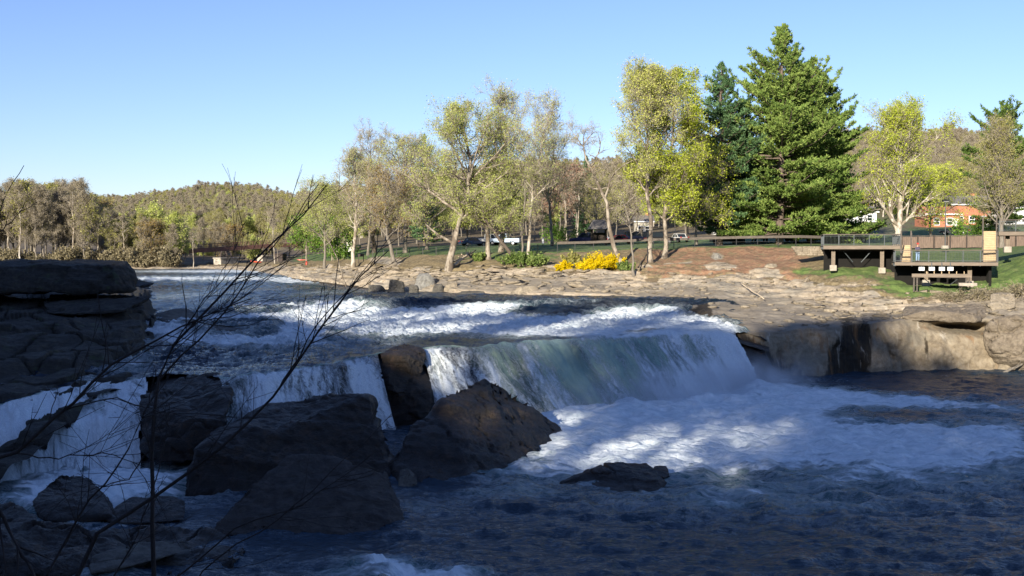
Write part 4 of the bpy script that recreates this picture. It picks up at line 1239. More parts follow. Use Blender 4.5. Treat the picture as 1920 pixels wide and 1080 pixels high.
def tree_parts(seed, H, r0, path=None, crown0=0.35, shape='oval', width=0.3, nlimb=14, nb=7, nt=6, nq=3, up=0.35, leaf=0.13, nleaf=2, lspread=0.22,
               twig=0.018, wob=0.10, limbs=None, strokes=0.5, sl=0.34):
    """local coordinates, base at the origin. path: [(dx, dy, height fraction)] of the trunk. returns trunk (v, f), twigs (v, f), leaf (v, f)"""
    rg = np.random.default_rng(seed)
    K = 14
    path = path or [(0, 0, 0), (rg.normal(0, .02) * H, rg.normal(0, .02) * H, .5), (rg.normal(0, .03) * H, rg.normal(0, .03) * H, 1.0)]
    pt = np.array([(a, b, c * H) for a, b, c in path], float)
    hs = np.linspace(0, 1, K)
    pl = np.stack([np.interp(hs, pt[:, 2] / H, pt[:, i]) for i in range(3)], -1)
    pl[1:-1, :2] += rg.normal(0, 0.006 * H, (K - 2, 2))
    rr = r0 * (1 - hs) ** 0.75 * 0.93 + r0 * 0.05
    rr[0] *= 1.5
    rr[1] = rr[1] * 1.06
    trunk = [tubes(pl[None], rr[None], 9)]
    def grow(starts, dirs, lens, rads, k, wobble, upw):
        n = len(starts)
        L_ = np.zeros((n, k, 3))
        p = starts.copy()
        d = dirs.copy()
        L_[:, 0] = p
        for i in range(1, k):
            d = d + rg.normal(0, wobble, (n, 3)) + np.array([0, 0, upw / k])
            d /= np.linalg.norm(d, axis=1, keepdims=True)
            p = p + d * (lens / (k - 1))[:, None]
            L_[:, i] = p
        tp = np.linspace(1, 0.28, k)
        return L_, rads[:, None] * tp[None]
    def kids(L_, R_, m, t0, ang, ratio, parent_len, flat=0.0):
        n, k, _ = L_.shape
        t = rg.uniform(t0, 1.0, (n, m)) * (k - 1)
        i = np.minimum(t.astype(int), k - 2)
        f = (t - i)[..., None]
        ar = np.arange(n)[:, None]
        st = L_[ar, i] * (1 - f) + L_[ar, i + 1] * f
        dd = L_[ar, i + 1] - L_[ar, i]
        dd /= np.linalg.norm(dd, axis=-1, keepdims=True) + 1e-9
        rnd = rg.normal(0, 1, dd.shape)
        rnd[..., 2] *= (1 - flat)
        side = rnd - dd * (rnd * dd).sum(-1, keepdims=True)
        side /= np.linalg.norm(side, axis=-1, keepdims=True) + 1e-9
        a = rg.uniform(ang[0], ang[1], (n, m))[..., None]
        d = dd * np.cos(a) + side * np.sin(a)
        ln = parent_len[:, None] * ratio * rg.uniform(.55, 1.15, (n, m)) * (1.15 - 0.5 * t / (k - 1))
        rd = R_[ar, i] * rg.uniform(.45, .7, (n, m))
        return st.reshape(-1, 3), d.reshape(-1, 3), ln.ravel(), rd.ravel()
    # limbs
    tt = np.sort(rg.uniform(crown0, 0.97, nlimb))
    st = np.stack([np.interp(tt, hs, pl[:, i]) for i in range(3)], -1)
    az = np.arange(nlimb) * 2.399 + rg.uniform(-.4, .4, nlimb)
    u = (tt - crown0) / (1 - crown0)
    if shape == 'oval': env = np.sin(np.clip(u * 0.85 + 0.18, 0, 1) * math.pi) ** 0.6
    elif shape == 'vase': env = 0.75 + 0.5 * u - 0.9 * u ** 3
    elif shape == 'cone': env = 1.05 - u
    else: env = 1.0 - 0.5 * u
    ln = H * width * np.maximum(env, 0.18) * rg.uniform(.8, 1.2, nlimb)
    el = R(18) + up * (0.7 + 0.7 * u)
    dr = np.stack([np.cos(az) * np.cos(el), np.sin(az) * np.cos(el), np.sin(el)], -1)
    rd = np.interp(tt, hs, rr) * rg.uniform(.35, .62, nlimb)
    if limbs:        # explicit limbs: (height fraction, dx, dy, dz, length, radius)
        for a in limbs:
            st = np.vstack([st, [np.interp(a[0], hs, pl[:, i]) for i in range(3)]])
            d = np.array(a[1:4], float)
            dr = np.vstack([dr, d / np.linalg.norm(d)])
            ln = np.append(ln, a[4])
            rd = np.append(rd, a[5])
    L1, R1 = grow(st, dr, ln, rd, 7, wob * 1.3, up)
    trunk.append(tubes(L1, R1, 6))
    s2 = kids(L1, R1, nb, 0.2, (0.5, 1.1), 0.5, ln)
    L2, R2 = grow(s2[0], s2[1], s2[2], s2[3], 5, wob * 1.3, up)
    trunk.append(tubes(L2, R2, 4))
    s3 = kids(L2, R2, nt, 0.15, (0.4, 1.0), 0.55, s2[2])
    L3, R3 = grow(s3[0], s3[1], s3[2], np.maximum(s3[3], twig), 4, wob * 1.4, up * .7)
    tw = [tubes(L3, R3, 3)]
    ends = [L3[:, 2], L3[:, 3]]
    if nq:
        s4 = kids(L3, R3, nq, 0.2, (0.3, 0.9), 0.6, s3[2])
        L4, R4 = grow(s4[0], s4[1], s4[2], np.full(len(s4[3]), twig * 0.75), 3, wob * 1.2, up * .5)
        tw.append(tubes(L4, R4, 3))
        ends.append(L4[:, 1])
        ends.append(L4[:, 2])
    ends = np.concatenate(ends)
    lf = None
    if strokes > 0:
        e2 = ends if strokes >= 1 else ends[rg.random(len(ends)) < strokes]
        v, f = leaf_quads(e2, sl, rg, max(1, int(strokes)), 0.22, 0.035)
        tw.append((v, f))
    if nleaf > 0:
        m = int(math.ceil(nleaf))
        ends = np.repeat(ends, m, 0)
        # some twigs are full, others nearly bare
        den = fbm(ends[:, 0] * .5, ends[:, 1] * .5, ends[:, 2] * .5, 2, seed)
        keepp = nleaf / m * np.clip((den - .5) * 4 + 1, .25, 1.8)
        ends = ends[rg.random(len(ends)) < keepp]
        lf = leaf_quads(ends, leaf, rg, 1, lspread)
    return merge(trunk), merge(tw), lf


def crown_mesh(name, tw, lf, tmat, lmat):
    if lf is None:
        return npmesh(name, tw[0], tw[1], [tmat], smooth=False)
    v, f = merge([tw, lf])
    mi = np.concatenate([np.zeros(len(tw[1]), int), np.ones(len(lf[1]), int)])
    return npmesh(name, v, f, [tmat, lmat], smooth=False, mat_idx=mi)


def make_tree(name, label, cat, loc, rz=0.0, group=None, bark='grey', leafm='bud', twm='twig', **kw):
    t = empty(name, loc, rz)
    tag(t, label, cat, group)
    tr, tw, lf = tree_parts(**kw)
    a = link("trunk", npmesh("tree_trunk", tr[0], tr[1], [B[bark]]), t)
    b = link("crown", crown_mesh("tree_crown", tw, lf, B[twm], L[leafm]), t)
    return t


def copy_tree(src, loc, rz, sc=1.0, label=None, group=None, sz=None):
    o = src.copy()
    COL.objects.link(o)
    o.location = loc
    o.rotation_euler = (0, 0, rz)
    o.scale = (sc, sc, sz or sc)
    if label: o["label"] = label
    if group: o["group"] = group
    for ch in src.children:
        c = ch.copy()
        COL.objects.link(c)
        c.parent = o
    return o


def gp(px, py=None, D=None, sink=0.25):
    p = ground(px, py, D)
    p.z -= sink
    return p


def hgt(px, D, top):
    """height above ground for a crown whose top is seen at row top"""
    return float(W(px, top, D)[2] - ground(px, None, D).z)


def m_at(D, px):
    return px * D / F


# --- the trees that stand out, left to right: base px, distance, top row ...
def T(label, px, D, top, lean=None, cat="tree", name="budding_tree", group=None, **kw):
    g = gp(px, None, D)
    H = hgt(px, D, top) + 0.25
    kw['r0'] *= 0.72
    kw['width'] *= 1.22
    kw['leaf'] = kw.get('leaf', .13) * .68
    kw['nleaf'] = kw.get('nleaf', 2) * .95
    kw['twig'] = kw.get('twig', .018) * .85
    kw['nlimb'] = int(kw['nlimb'] * 1.2)
    if lean:
        kw['path'] = [(m_at(D, a), b, c) for a, b, c in lean]
    return make_tree(name, label, cat, g, 0.0, group, H=H, **kw)


T("small bright green tree low at the left end of the far bank", 574, 192, 418, name="young_tree", seed=1, r0=.2, bark='pale', leafm='green', crown0=.25, width=.36, nlimb=16, nb=6, nt=5, nq=2, leaf=.24, nleaf=2, lspread=.5, twig=.03)
T("second bright green tree, just right of the first, on the lawn slope", 622, 180, 425, name="young_tree", seed=2, r0=.18, bark='pale', leafm='green', crown0=.22, width=.38, nlimb=16, nb=6, nt=5, nq=2, leaf=.24, nleaf=2, lspread=.5, twig=.03)
T("bare grey tree with a rounded net of twigs above the lawn slope", 662, 156, 300, name="bare_tree", seed=3, r0=.42, bark='white', leafm='bud', crown0=.25, shape='vase', width=.27, nlimb=20, nb=8, nt=6, nq=3, up=.6, leaf=.10, nleaf=.5, twig=.022)
T("thin leaning pale sapling in front of the bare grey tree", 652, 140, 415, lean=[(0, 0, 0), (-14, 0, .4), (-34, 0, .75), (-60, 0, 1)], name="sapling", seed=4, r0=.14, bark='pale', leafm='bud', crown0=.5, width=.2, nlimb=8, nb=4, nt=3, nq=1, leaf=.1, nleaf=.5)
T("leaning tree with rusty buds on the stony bank", 742, 148, 330, lean=[(0, 0, 0), (-14, 0, .3), (-22, 1, .55), (-16, 2, 1)], seed=5, r0=.42, bark='grey', leafm='rust', crown0=.32, shape='oval', width=.36, nlimb=22, nb=8, nt=6, nq=3, leaf=.12, nleaf=1, lspread=.3, twig=.022)
T("low rounded budding tree at the left end of the stony bank", 608, 168, 352, seed=23, r0=.3, bark='grey', leafm='bud', crown0=.2, width=.36, nlimb=22, nb=7, nt=6, nq=3, leaf=.12, nleaf=1.5, lspread=.35)
T("budding tree with thin stems standing behind the bare grey tree", 690, 172, 318, seed=24, r0=.3, bark='grey', leafm='bud', crown0=.2, width=.34, nlimb=22, nb=7, nt=6, nq=3, leaf=.12, nleaf=1.5, lspread=.35)
T("gnarled dark limbed tree with bare top reaching left", 700, 176, 268, lean=[(0, 0, 0), (4, 0, .4), (-6, 0, 1)], name="bare_tree", seed=6, r0=.5, bark='dark', leafm='bud', crown0=.4, shape='vase', width=.30, nlimb=18, nb=8, nt=6, nq=3, up=.5, leaf=.10, nleaf=.4, twig=.025, wob=.2)
T("tree with a dark trunk and pale green buds behind the rusty one", 760, 166, 262, name="budding_tree", seed=7, r0=.45, bark='grey', leafm='bud', crown0=.35, shape='oval', width=.3, nlimb=20, nb=8, nt=6, nq=3, up=.4, leaf=.12, nleaf=1, twig=.022)
T("big sycamore with a thick pale trunk leaning right and a long bare limb", 842, 136, 205, lean=[(0, 0, 0), (8, 0, .12), (18, 0, .25), (30, 2, .45), (40, 2, .7), (20, 2, 1)], name="sycamore_tree", seed=8, r0=.62, bark='pale', leafm='bud', crown0=.30, shape='oval', width=.31, nlimb=24, nb=9, nt=7, nq=3, up=.45, leaf=.13, nleaf=2, twig=.02, lspread=.3,
  limbs=[(.17, -.75, 0, .62, 7.0, .2), (.34, -.8, .1, .7, 9.0, .22), (.55, -.7, .1, .5, 7, .15)])
T("tree with a curved dark trunk bending over to the left", 968, 136, 392, lean=[(0, 0, 0), (-14, 0, .25), (-30, 0, .45), (-52, 0, .75), (-80, 0, 1)], name="crooked_tree", seed=9, r0=.42, bark='dark', leafm='bud', crown0=.5, width=.55, nlimb=14, nb=7, nt=5, nq=2, leaf=.12, nleaf=2, lspread=.3, wob=.16)
T("twin trunked tree just left of the curved dark trunk", 917, 140, 340, lean=[(0, 0, 0), (-3, 0, .3), (-10, 0, 1)], seed=10, r0=.5, bark='pale', leafm='bud', crown0=.35, width=.4, nlimb=18, nb=7, nt=6, nq=2, leaf=.13, nleaf=2, lspread=.3)
T("tall loose crowned tree with several rising pale stems", 940, 146, 208, lean=[(0, 0, 0), (2, 0, .3), (10, 2, .6), (4, 2, 1)], name="sycamore_tree", seed=11, r0=.5, bark='pale', leafm='bud', crown0=.3, shape='vase', width=.34, nlimb=22, nb=8, nt=7, nq=3, up=.75, leaf=.12, nleaf=1, lspread=.25)
T("slim pale trunked tree with an open crown over the lawn fence", 990, 138, 222, lean=[(0, 0, 0), (2, 0, .25), (10, 0, .5), (34, 2, 1)], seed=12, r0=.32, bark='white', leafm='bud', crown0=.42, shape='vase', width=.30, nlimb=18, nb=8, nt=6, nq=3, up=.5, leaf=.11, nleaf=1, lspread=.25)
T("thin upright tree standing close beside the slim pale trunk", 976, 138, 300, seed=13, r0=.2, bark='grey', leafm='bud', crown0=.4, width=.22, nlimb=12, nb=6, nt=5, nq=2, leaf=.11, nleaf=1)
T("leaning half dead tree with a crooked bare top above the yellow bush", 1168, 128, 238, lean=[(0, 0, 0), (-13, 0, .12), (-26, 0, .3), (-36, 0, .5), (-60, 0, .72), (-78, 0, .86), (-70, 0, 1)], name="dying_tree", seed=14, r0=.42, bark='pale', leafm='olive', crown0=.55, shape='flat', width=.13, nlimb=12, nb=5, nt=4, nq=2, up=.2, leaf=.09, nleaf=.3, wob=.22,
  limbs=[(.72, .75, .2, .75, 4.5, .12), (.86, -.9, 0, .5, 3.2, .08), (.5, .5, .3, .9, 6, .14), (.42, .8, .3, .6, 5, .1), (.88, .6, 0, .8, 3.2, .07)])
T("thin dark stemmed tree rising from the rocks right of the yellow bush", 1188, 123, 352, lean=[(0, 0, 0), (-2, 0, .3), (-8, 0, .6), (-26, 0, 1)], name="sapling", seed=15, r0=.2, bark='grey', leafm='bud', crown0=.45, width=.2, nlimb=9, nb=4, nt=3, nq=2, leaf=.09, nleaf=.4)
T("tall straight pale trunked tree with a high airy yellow crown", 1220, 129, 148, lean=[(0, 0, 0), (-4, 0, .3), (-8, 0, .6), (-6, 0, 1)], name="maple_tree", seed=16, r0=.42, bark='pale', leafm='limepale', crown0=.36, shape='oval', width=.245, nlimb=26, nb=9, nt=7, nq=3, up=.55, leaf=.13, nleaf=2, lspread=.25)
T("yellow green tree filling the space between the tall pale trunk and the pines", 1246, 132, 135, lean=[(0, 0, 0), (4, 0, .3), (14, 1, .6), (18, 1, 1)], name="maple_tree", seed=17, r0=.4, bark='pale', leafm='lime', crown0=.2, shape='oval', width=.2, nlimb=34, nb=9, nt=7, nq=3, up=.3, leaf=.15, nleaf=3, lspread=.35)
T("low yellow green tree in front of the left pine", 1305, 140, 300, name="maple_tree", seed=18, r0=.25, bark='grey', leafm='lime', crown0=.25, shape='oval', width=.42, nlimb=20, nb=7, nt=6, nq=2, up=.2, leaf=.15, nleaf=2, lspread=.35)
T("spreading tree with a forked white trunk behind the first platform", 1682, 140, 222, lean=[(0, 0, 0), (2, 0, .12), (4, 0, .3), (2, 0, .6), (6, 0, 1)], name="sycamore_tree", seed=19, r0=.6, bark='white', leafm='lime', crown0=.25, shape='oval', width=.32, nlimb=26, nb=9, nt=7, nq=3, up=.6, leaf=.14, nleaf=2, lspread=.3,
  limbs=[(.17, -.8, 0, .8, 7, .26), (.17, .9, 0, .75, 6, .24), (.12, -.5, 0, .9, 9, .3)])
T("round yellow green tree right of the white forked trunk", 1745, 165, 322, name="maple_tree", seed=20, r0=.3, bark='grey', leafm='lime', crown0=.2, shape='oval', width=.45, nlimb=24, nb=7, nt=6, nq=3, up=.2, leaf=.16, nleaf=2, lspread=.35)
T("bare budding tree with many slanting stems before the right hand pine", 1878, 132, 262, name="budding_tree", seed=21, r0=.4, bark='grey', leafm='olive', crown0=.2, shape='vase', width=.36, nlimb=26, nb=8, nt=6, nq=3, up=.8, leaf=.12, nleaf=2, lspread=.3)
T("spreading budding tree filling the gap behind the big leaning sycamore", 800, 170, 285, seed=25, r0=.35, bark='grey', leafm='bud', crown0=.2, width=.36, nlimb=22, nb=8, nt=6, nq=3, leaf=.12, nleaf=1.5, lspread=.35)
T("budding tree with rising thin limbs behind the slim pale trunk", 1035, 165, 262, seed=26, r0=.32, bark='pale', leafm='bud', crown0=.25, shape='vase', width=.34, nlimb=22, nb=8, nt=6, nq=3, up=.6, leaf=.11, nleaf=1, lspread=.3)
T("grey bare tree below the pines' left edge by the parked cars", 1120, 172, 345, seed=22, r0=.3, bark='grey', leafm='olive', crown0=.3, shape='oval', width=.4, nlimb=20, nb=7, nt=6, nq=2, up=.3, leaf=.14, nleaf=1, lspread=.35)


# --- pines
def pine_parts(seed, H, r0, width, lean=0.0, dens=1.0, bare=0.06, profile=None, tuft=0.46):
    rg = np.random.default_rng(seed)
    hs = np.linspace(0, 1, 12)
    pl = np.stack([lean * H * hs, 0 * hs, hs * H], -1)
    pl[1:-1, :2] += rg.normal(0, .004 * H, (10, 2))
    rr = r0 * (1 - hs) ** .8 + .03
    tr = [tubes(pl[None], rr[None], 9)]
    nb = int(H * 9.5 * dens)
    t = np.sort(rg.uniform(0, 1, nb) ** 1.08)
    t = np.round(t * H / .62) * .62 / H + rg.normal(0, .004, nb)
    t = np.clip(bare + (1 - bare) * t, bare, .995)
    prof = profile or [(0, .78), (.12, 1.0), (.35, .92), (.6, .66), (.8, .40), (.92, .2), (1, .05)]
    ln = width * H * np.interp(t, [p[0] for p in prof], [p[1] for p in prof]) * rg.uniform(.62, 1.12, nb)
    az = rg.uniform(0, 2 * math.pi, nb)
    big = np.array([.9 + .22 * math.sin(3 * a + seed) + .1 * math.sin(7 * a + 2 * seed + 5 * tt) for a, tt in zip(az, t)])
    ln *= big
    el = np.interp(t, [0, .3, .7, 1], [R(-6), R(6), R(24), R(58)]) + rg.normal(0, .1, nb)
    d = np.stack([np.cos(az) * np.cos(el), np.sin(az) * np.cos(el), np.sin(el)], -1)
    st = np.stack([np.interp(t, hs, pl[:, i]) for i in range(3)], -1)
    k = 7
    Lb = np.zeros((nb, k, 3))
    p = st.copy()
    Lb[:, 0] = p
    for i in range(1, k):
        d = d + rg.normal(0, .05, (nb, 3)) + np.array([0, 0, .075 if i > 2 else -.03])
        d /= np.linalg.norm(d, axis=1, keepdims=True)
        p = p + d * (ln / (k - 1))[:, None]
        Lb[:, i] = p
    Rb = (0.012 + .013 * ln)[:, None] * np.linspace(1, .3, k)
    tr.append(tubes(Lb, Rb, 4))
    # side sprays carry the tufts, in flat layered fans
    m = np.maximum(3, (ln * 4.6 * dens).astype(int))
    bi = np.repeat(np.arange(nb), m)
    tt = rg.uniform(.22, 1, len(bi)) * (k - 1)
    i = np.minimum(tt.astype(int), k - 2)
    f = (tt - i)[:, None]
    s0 = Lb[bi, i] * (1 - f) + Lb[bi, i + 1] * f
    dd = Lb[bi, i + 1] - Lb[bi, i]
    dd /= np.linalg.norm(dd, axis=1, keepdims=True)
    sd = np.cross(dd, [0, 0, 1.0])
    sd /= np.linalg.norm(sd, axis=1, keepdims=True) + 1e-6
    sg = rg.choice([-1, 1], len(bi))[:, None]
    sl = ln[bi] * .34 * rg.uniform(.4, 1.1, len(bi)) * (1.15 - .7 * tt / (k - 1))
    dv = dd * .75 + sd * sg * rg.uniform(.3, 1.0, (len(bi), 1)) + np.array([0, 0, .16]) + rg.normal(0, .1, (len(bi), 3))
    dv /= np.linalg.norm(dv, axis=1, keepdims=True)
    nt = np.maximum(2, (sl * 4.2).astype(int) + 1)
    ti = np.repeat(np.arange(len(bi)), nt)
    q = rg.uniform(.15, 1.05, len(ti))[:, None]
    tp = s0[ti] + dv[ti] * sl[ti][:, None] * q + np.array([0, 0, .10]) * q
    # each tuft: needle blades fanning forward and up
    nn = 5
    ax = dv[ti] * .7 + np.array([0, 0, .45])
    c = np.repeat(tp, nn, 0)
    a = np.repeat(ax, nn, 0) + rg.normal(0, .55, (len(c), 3))
    a /= np.linalg.norm(a, axis=1, keepdims=True)
    b = np.cross(a, rg.normal(0, 1, a.shape))
    b /= np.linalg.norm(b, axis=1, keepdims=True)
    s = tuft * rg.uniform(.6, 1.25, len(c))[:, None]
    v = np.stack([c - b * s * .07, c + a * s * .55 - b * s * .13, c + a * s, c + a * s * .55 + b * s * .13], 1)
    return merge(tr), (v.reshape(-1, 3), np.arange(len(c) * 4).reshape(-1, 4))


def pine(label, px, D, top, r0, width, seed, mat='needle', sz=1.0, **kw):
    g = gp(px, None, D)
    H = hgt(px, D, top) + .25
    t = empty("pine_tree", g)
    tag(t, label, "pine tree", kw.pop('group', None))
    tr, nd = pine_parts(seed, H, r0, width, **kw)
    link("trunk", npmesh("pine_trunk", tr[0], tr[1], [B['pine']]), t)
    link("crown", npmesh("pine_crown", nd[0], nd[1], [L[mat]], smooth=False), t)
    return t


pine("tallest pine with its spire left of centre in the big dark green clump", 1462, 143, 55, .5, 0.314, 31, profile=[(0, .75), (.1, 1.0), (.35, 1.0), (.55, .82), (.75, .62), (.86, .36), (.94, .2), (1, .05)])
pine("pine forming the right shoulder of the big clump", 1520, 146, 118, .45, 0.30, 32, profile=[(0, .8), (.12, 1.0), (.4, 1.0), (.65, .78), (.85, .5), (.95, .25), (1, .08)])
pine("pine behind the clump whose top shows between the spire and the shoulder", 1492, 150, 86, .4, 0.256, 33, mat='needle2')
pine("broad low right flank pine of the big clump", 1552, 150, 160, .4, 0.29, 34, profile=[(0, .8), (.12, 1.0), (.4, .9), (.7, .7), (.9, .35), (1, .08)])
pine("dark pine standing left of the big clump behind the yellow green trees", 1350, 146, 122, .42, 0.27, 35, mat='needle2', bare=.1, profile=[(0, .7), (.2, 1.0), (.5, .9), (.75, .6), (.9, .3), (1, .06)])
pine("second dark pine between the left pine and the big clump", 1392, 158, 190, .4, 0.282, 36, mat='needle2', bare=.1)
pine("pine at the right edge of the picture behind a budding tree", 1876, 150, 200, .4, 0.256, 37, profile=[(0, .5), (.3, .8), (.6, .9), (.8, .8), (.93, .5), (1, .2)])
pine("small dark conifer top showing above the budding trees on the left", 796, 200, 255, .3, 0.166, 38, mat='needle2', dens=.8)
pine("narrow dark conifer left of the leaning half dead tree", 1098, 215, 296, .3, 0.166, 39, mat='needle2', dens=.8)

# --- background trees: a few kinds, copied
KIND = []
kspec = [
    dict(name="bare_tree", bark='grey', leafm='haze', seed=51, H=17, r0=.22, crown0=.25, shape='vase', width=.27, nlimb=22, nb=7, nt=6, nq=2, up=.6, leaf=.11, nleaf=1, lspread=.3, twig=.022, strokes=1, sl=.45),
    dict(name="bare_tree", bark='grey', leafm='olive', seed=52, H=16, r0=.2, crown0=.25, shape='oval', width=.30, nlimb=20, nb=7, nt=6, nq=2, up=.4, leaf=.15, nleaf=1, lspread=.35, twig=.028),
    dict(name="bare_tree", bark='white', leafm='haze', seed=53, H=18, r0=.22, crown0=.45, shape='oval', width=.2, nlimb=15, nb=6, nt=5, nq=2, up=.5, leaf=.12, nleaf=.5, lspread=.3, twig=.028),
    dict(name="budding_tree", bark='grey', leafm='bud', seed=54, H=14, r0=.24, crown0=.22, shape='oval', width=.33, nlimb=20, nb=7, nt=6, nq=2, up=.3, leaf=.18, nleaf=2, lspread=.4, twig=.025),
    dict(name="budding_tree", bark='dark', leafm='rust', seed=55, H=12, r0=.2, crown0=.2, shape='oval', width=.36, nlimb=20, nb=7, nt=5, nq=2, up=.3, leaf=.15, nleaf=1, lspread=.35, twig=.025),
    dict(name="budding_tree", bark='grey', leafm='red', seed=56, H=13, r0=.2, crown0=.25, shape='oval', width=.33, nlimb=20, nb=7, nt=5, nq=2, up=.5, leaf=.14, nleaf=1, lspread=.35, twig=.025),
    dict(name="budding_tree", bark='grey', leafm='green', seed=57, H=11, r0=.18, crown0=.2, shape='oval', width=.36, nlimb=18, nb=6, nt=5, nq=2, up=.2, leaf=.22, nleaf=2, lspread=.45, twig=.025),
]
KLAB = ["bare grey tree of the wood on the left bank", "thinly budding brown tree of the wood on the left bank", "white stemmed bare tree of the wood on the left bank",
        "pale green budding tree of the wood on the left bank", "rusty budding tree of the wood on the left bank", "reddish tree of the wood", "fresh green tree of the wood on the left bank"]
first_done = set()


def place_kind(k, loc, H, rz, label, group):
    base = kspec[k]['H']
    if k not in first_done:
        first_done.add(k)
        kw = dict(kspec[k])
        nm = kw.pop('name')
        t = make_tree(nm, label, "tree", loc, rz, group, **kw)
        KIND.append((k, t))
        t.scale = (H / base,) * 3
        return t
    src = [t for kk, t in KIND if kk == k][0]
    return copy_tree(src, loc, rz, H / base, label, group)


rg = random.Random(77)
# the wood on the left bank beyond the slab
row = []
for i in range(120):
    px = -80 + i * 4.9 + rg.uniform(-8, 8)
    d = rg.choice([0, 0, 1, 2])
    Dd = 212 + d * 22 + rg.uniform(-6, 8) + (40 if px > 330 else 0)
    if px < 200: top = np.interp(px, [-80, 0, 100, 165, 200], [352, 352, 345, 352, 392])
    else: top = np.interp(px, [200, 240, 330, 420, 500], [395, 400, 415, 425, 440])
    top += rg.uniform(-8, 22) if d == 0 else rg.uniform(-3, 14)
    row.append((px, Dd, top))
for px, Dd, top in row:
    base = float(np.interp(px, [-80, 200, 400, 500], [498, 500, 498, 497]))
    z0 = float(W(px, base, Dd)[2])
    Hh = float(W(px, top, Dd)[2]) - z0
    k = rg.choices([0, 1, 2, 3, 4, 6], [8, 7, 3.5, 1.8 if px > 220 else .5, .6, 0])[0]
    place_kind(k, (float(W(px, base, Dd)[0]), Dd, z0 - .4), Hh, rg.uniform(0, 6.28), KLAB[k], "trees of the wood on the left bank")
for px, Dd, top, k, lab in [(137, 207, 352, 2, "tall white trunked bare tree in the left wood, a bright upright stem"), (38, 205, 350, 2, "white stemmed tree near the left edge of the left wood"), (232, 207, 408, 2, "white forked tree at the right part of the left wood"),
                            (363, 208, 430, 2, "thin white leaning tree by the left end of the bridge"), (515, 200, 400, 2, "slender white bare trunk standing before the right end of the bridge"),
                            (285, 214, 385, 3, "pale green tree in the middle of the left wood"), (330, 212, 402, 3, "small light green tree beside the rusty one in the left wood")]:
    z0 = float(W(px, 499, Dd)[2]) - .4
    place_kind(k, (float(W(px, 499, Dd)[0]), Dd, z0), float(W(px, top, Dd)[2]) - z0, rg.uniform(0, 6), lab, None)
# trees of the park behind the lawn
PK = ["bare grey tree in the park behind the lawn", "thinly budding tree in the park behind the lawn", "pale stemmed bare tree in the park behind the lawn", "pale green budding tree in the park behind the lawn",
      "rusty budding tree in the park behind the lawn", "reddish tree on the slope behind the lawn", "fresh green small tree in the park behind the lawn"]
parks = []
for i in range(40):
    px = 520 + i * 20 + rg.uniform(-10, 10)
    Dd = rg.uniform(200, 265)
    top = float(np.interp(px, [520, 600, 700, 800, 1050, 1300], [425, 385, 335, 320, 335, 350])) + rg.uniform(-12, 40)
    k = rg.choices([0, 1, 2, 3, 4, 6], [4, 6, 2, 5, 1.2, .5])[0]
    parks.append((px, Dd, top, k))
for i in range(6):
    parks.append((1018 + i * 15 + rg.uniform(-5, 5), rg.uniform(205, 235), 312 + rg.uniform(0, 40), 5))
for i in range(22):
    px = 1380 + i * 26 + rg.uniform(-10, 10)
    parks.append((px, rg.uniform(215, 290), 360 + rg.uniform(-30, 30), rg.choice([0, 1, 1, 3, 3, 2])))
for px, Dd, top, k in parks:
    g = gp(px, None, Dd, .3)
    place_kind(k, g, float(W(px, top, Dd)[2]) - g.z, rg.uniform(0, 6.28), PK[k], "trees of the park behind the lawn")
# bushes under the wood and along the bank
def bush(name, label, loc, w, h, seed, lm='shrub', n=500, leaf=.08, group=None, cat="bush", stems=26, stem_mat='twig', droop=0.0):
    rg_ = np.random.default_rng(seed)
    m = stems
    az = rg_.uniform(0, 6.28, m)
    el = rg_.uniform(.5, 1.45, m)
    k = 5
    Ls = np.zeros((m, k, 3))
    p = np.stack([rg_.normal(0, w * .18, m), rg_.normal(0, w * .12, m), np.zeros(m)], -1)
    d = np.stack([np.cos(az) * np.cos(el), .7 * np.sin(az) * np.cos(el), np.sin(el)], -1)
    Ls[:, 0] = p
    ll = (w * .5 * np.cos(el) + h * np.sin(el)) * rg_.uniform(.7, 1.1, m)
    for i in range(1, k):
        d = d + rg_.normal(0, .12, (m, 3)) - np.array([0, 0, droop * i])
        d /= np.linalg.norm(d, axis=1, keepdims=True)
        p = p + d * (ll / (k - 1))[:, None]
        Ls[:, i] = p
    Rs = np.full((m, k), .02) * np.linspace(1, .4, k)
    tw = tubes(Ls, Rs, 3)
    t = rg_.uniform(.25, 1, n) * (k - 1)
    i = np.minimum(t.astype(int), k - 2)
    b = rg_.integers(0, m, n)
    f = (t - i)[:, None]
    lp = Ls[b, i] * (1 - f) + Ls[b, i + 1] * f
    lf = leaf_quads(lp, leaf, rg_, 2, w * .045, .7)
    e = empty(name, loc)
    tag(e, label, cat, group)
    link("stems", npmesh("bush_stems", tw[0], tw[1], [B[stem_mat]]), e)
    link("foliage", npmesh("bush_foliage", lf[0], lf[1], [L[lm]], smooth=False), e)
    return e


def yb(px, py, D, w, h, seed, label):
    g = ground(px, None, D)
    bush("forsythia_bush", label, (g.x, g.y, g.z - .1), w, h, seed, 'yellow', 4200, .06, None, "flowering bush", 60, droop=.07)


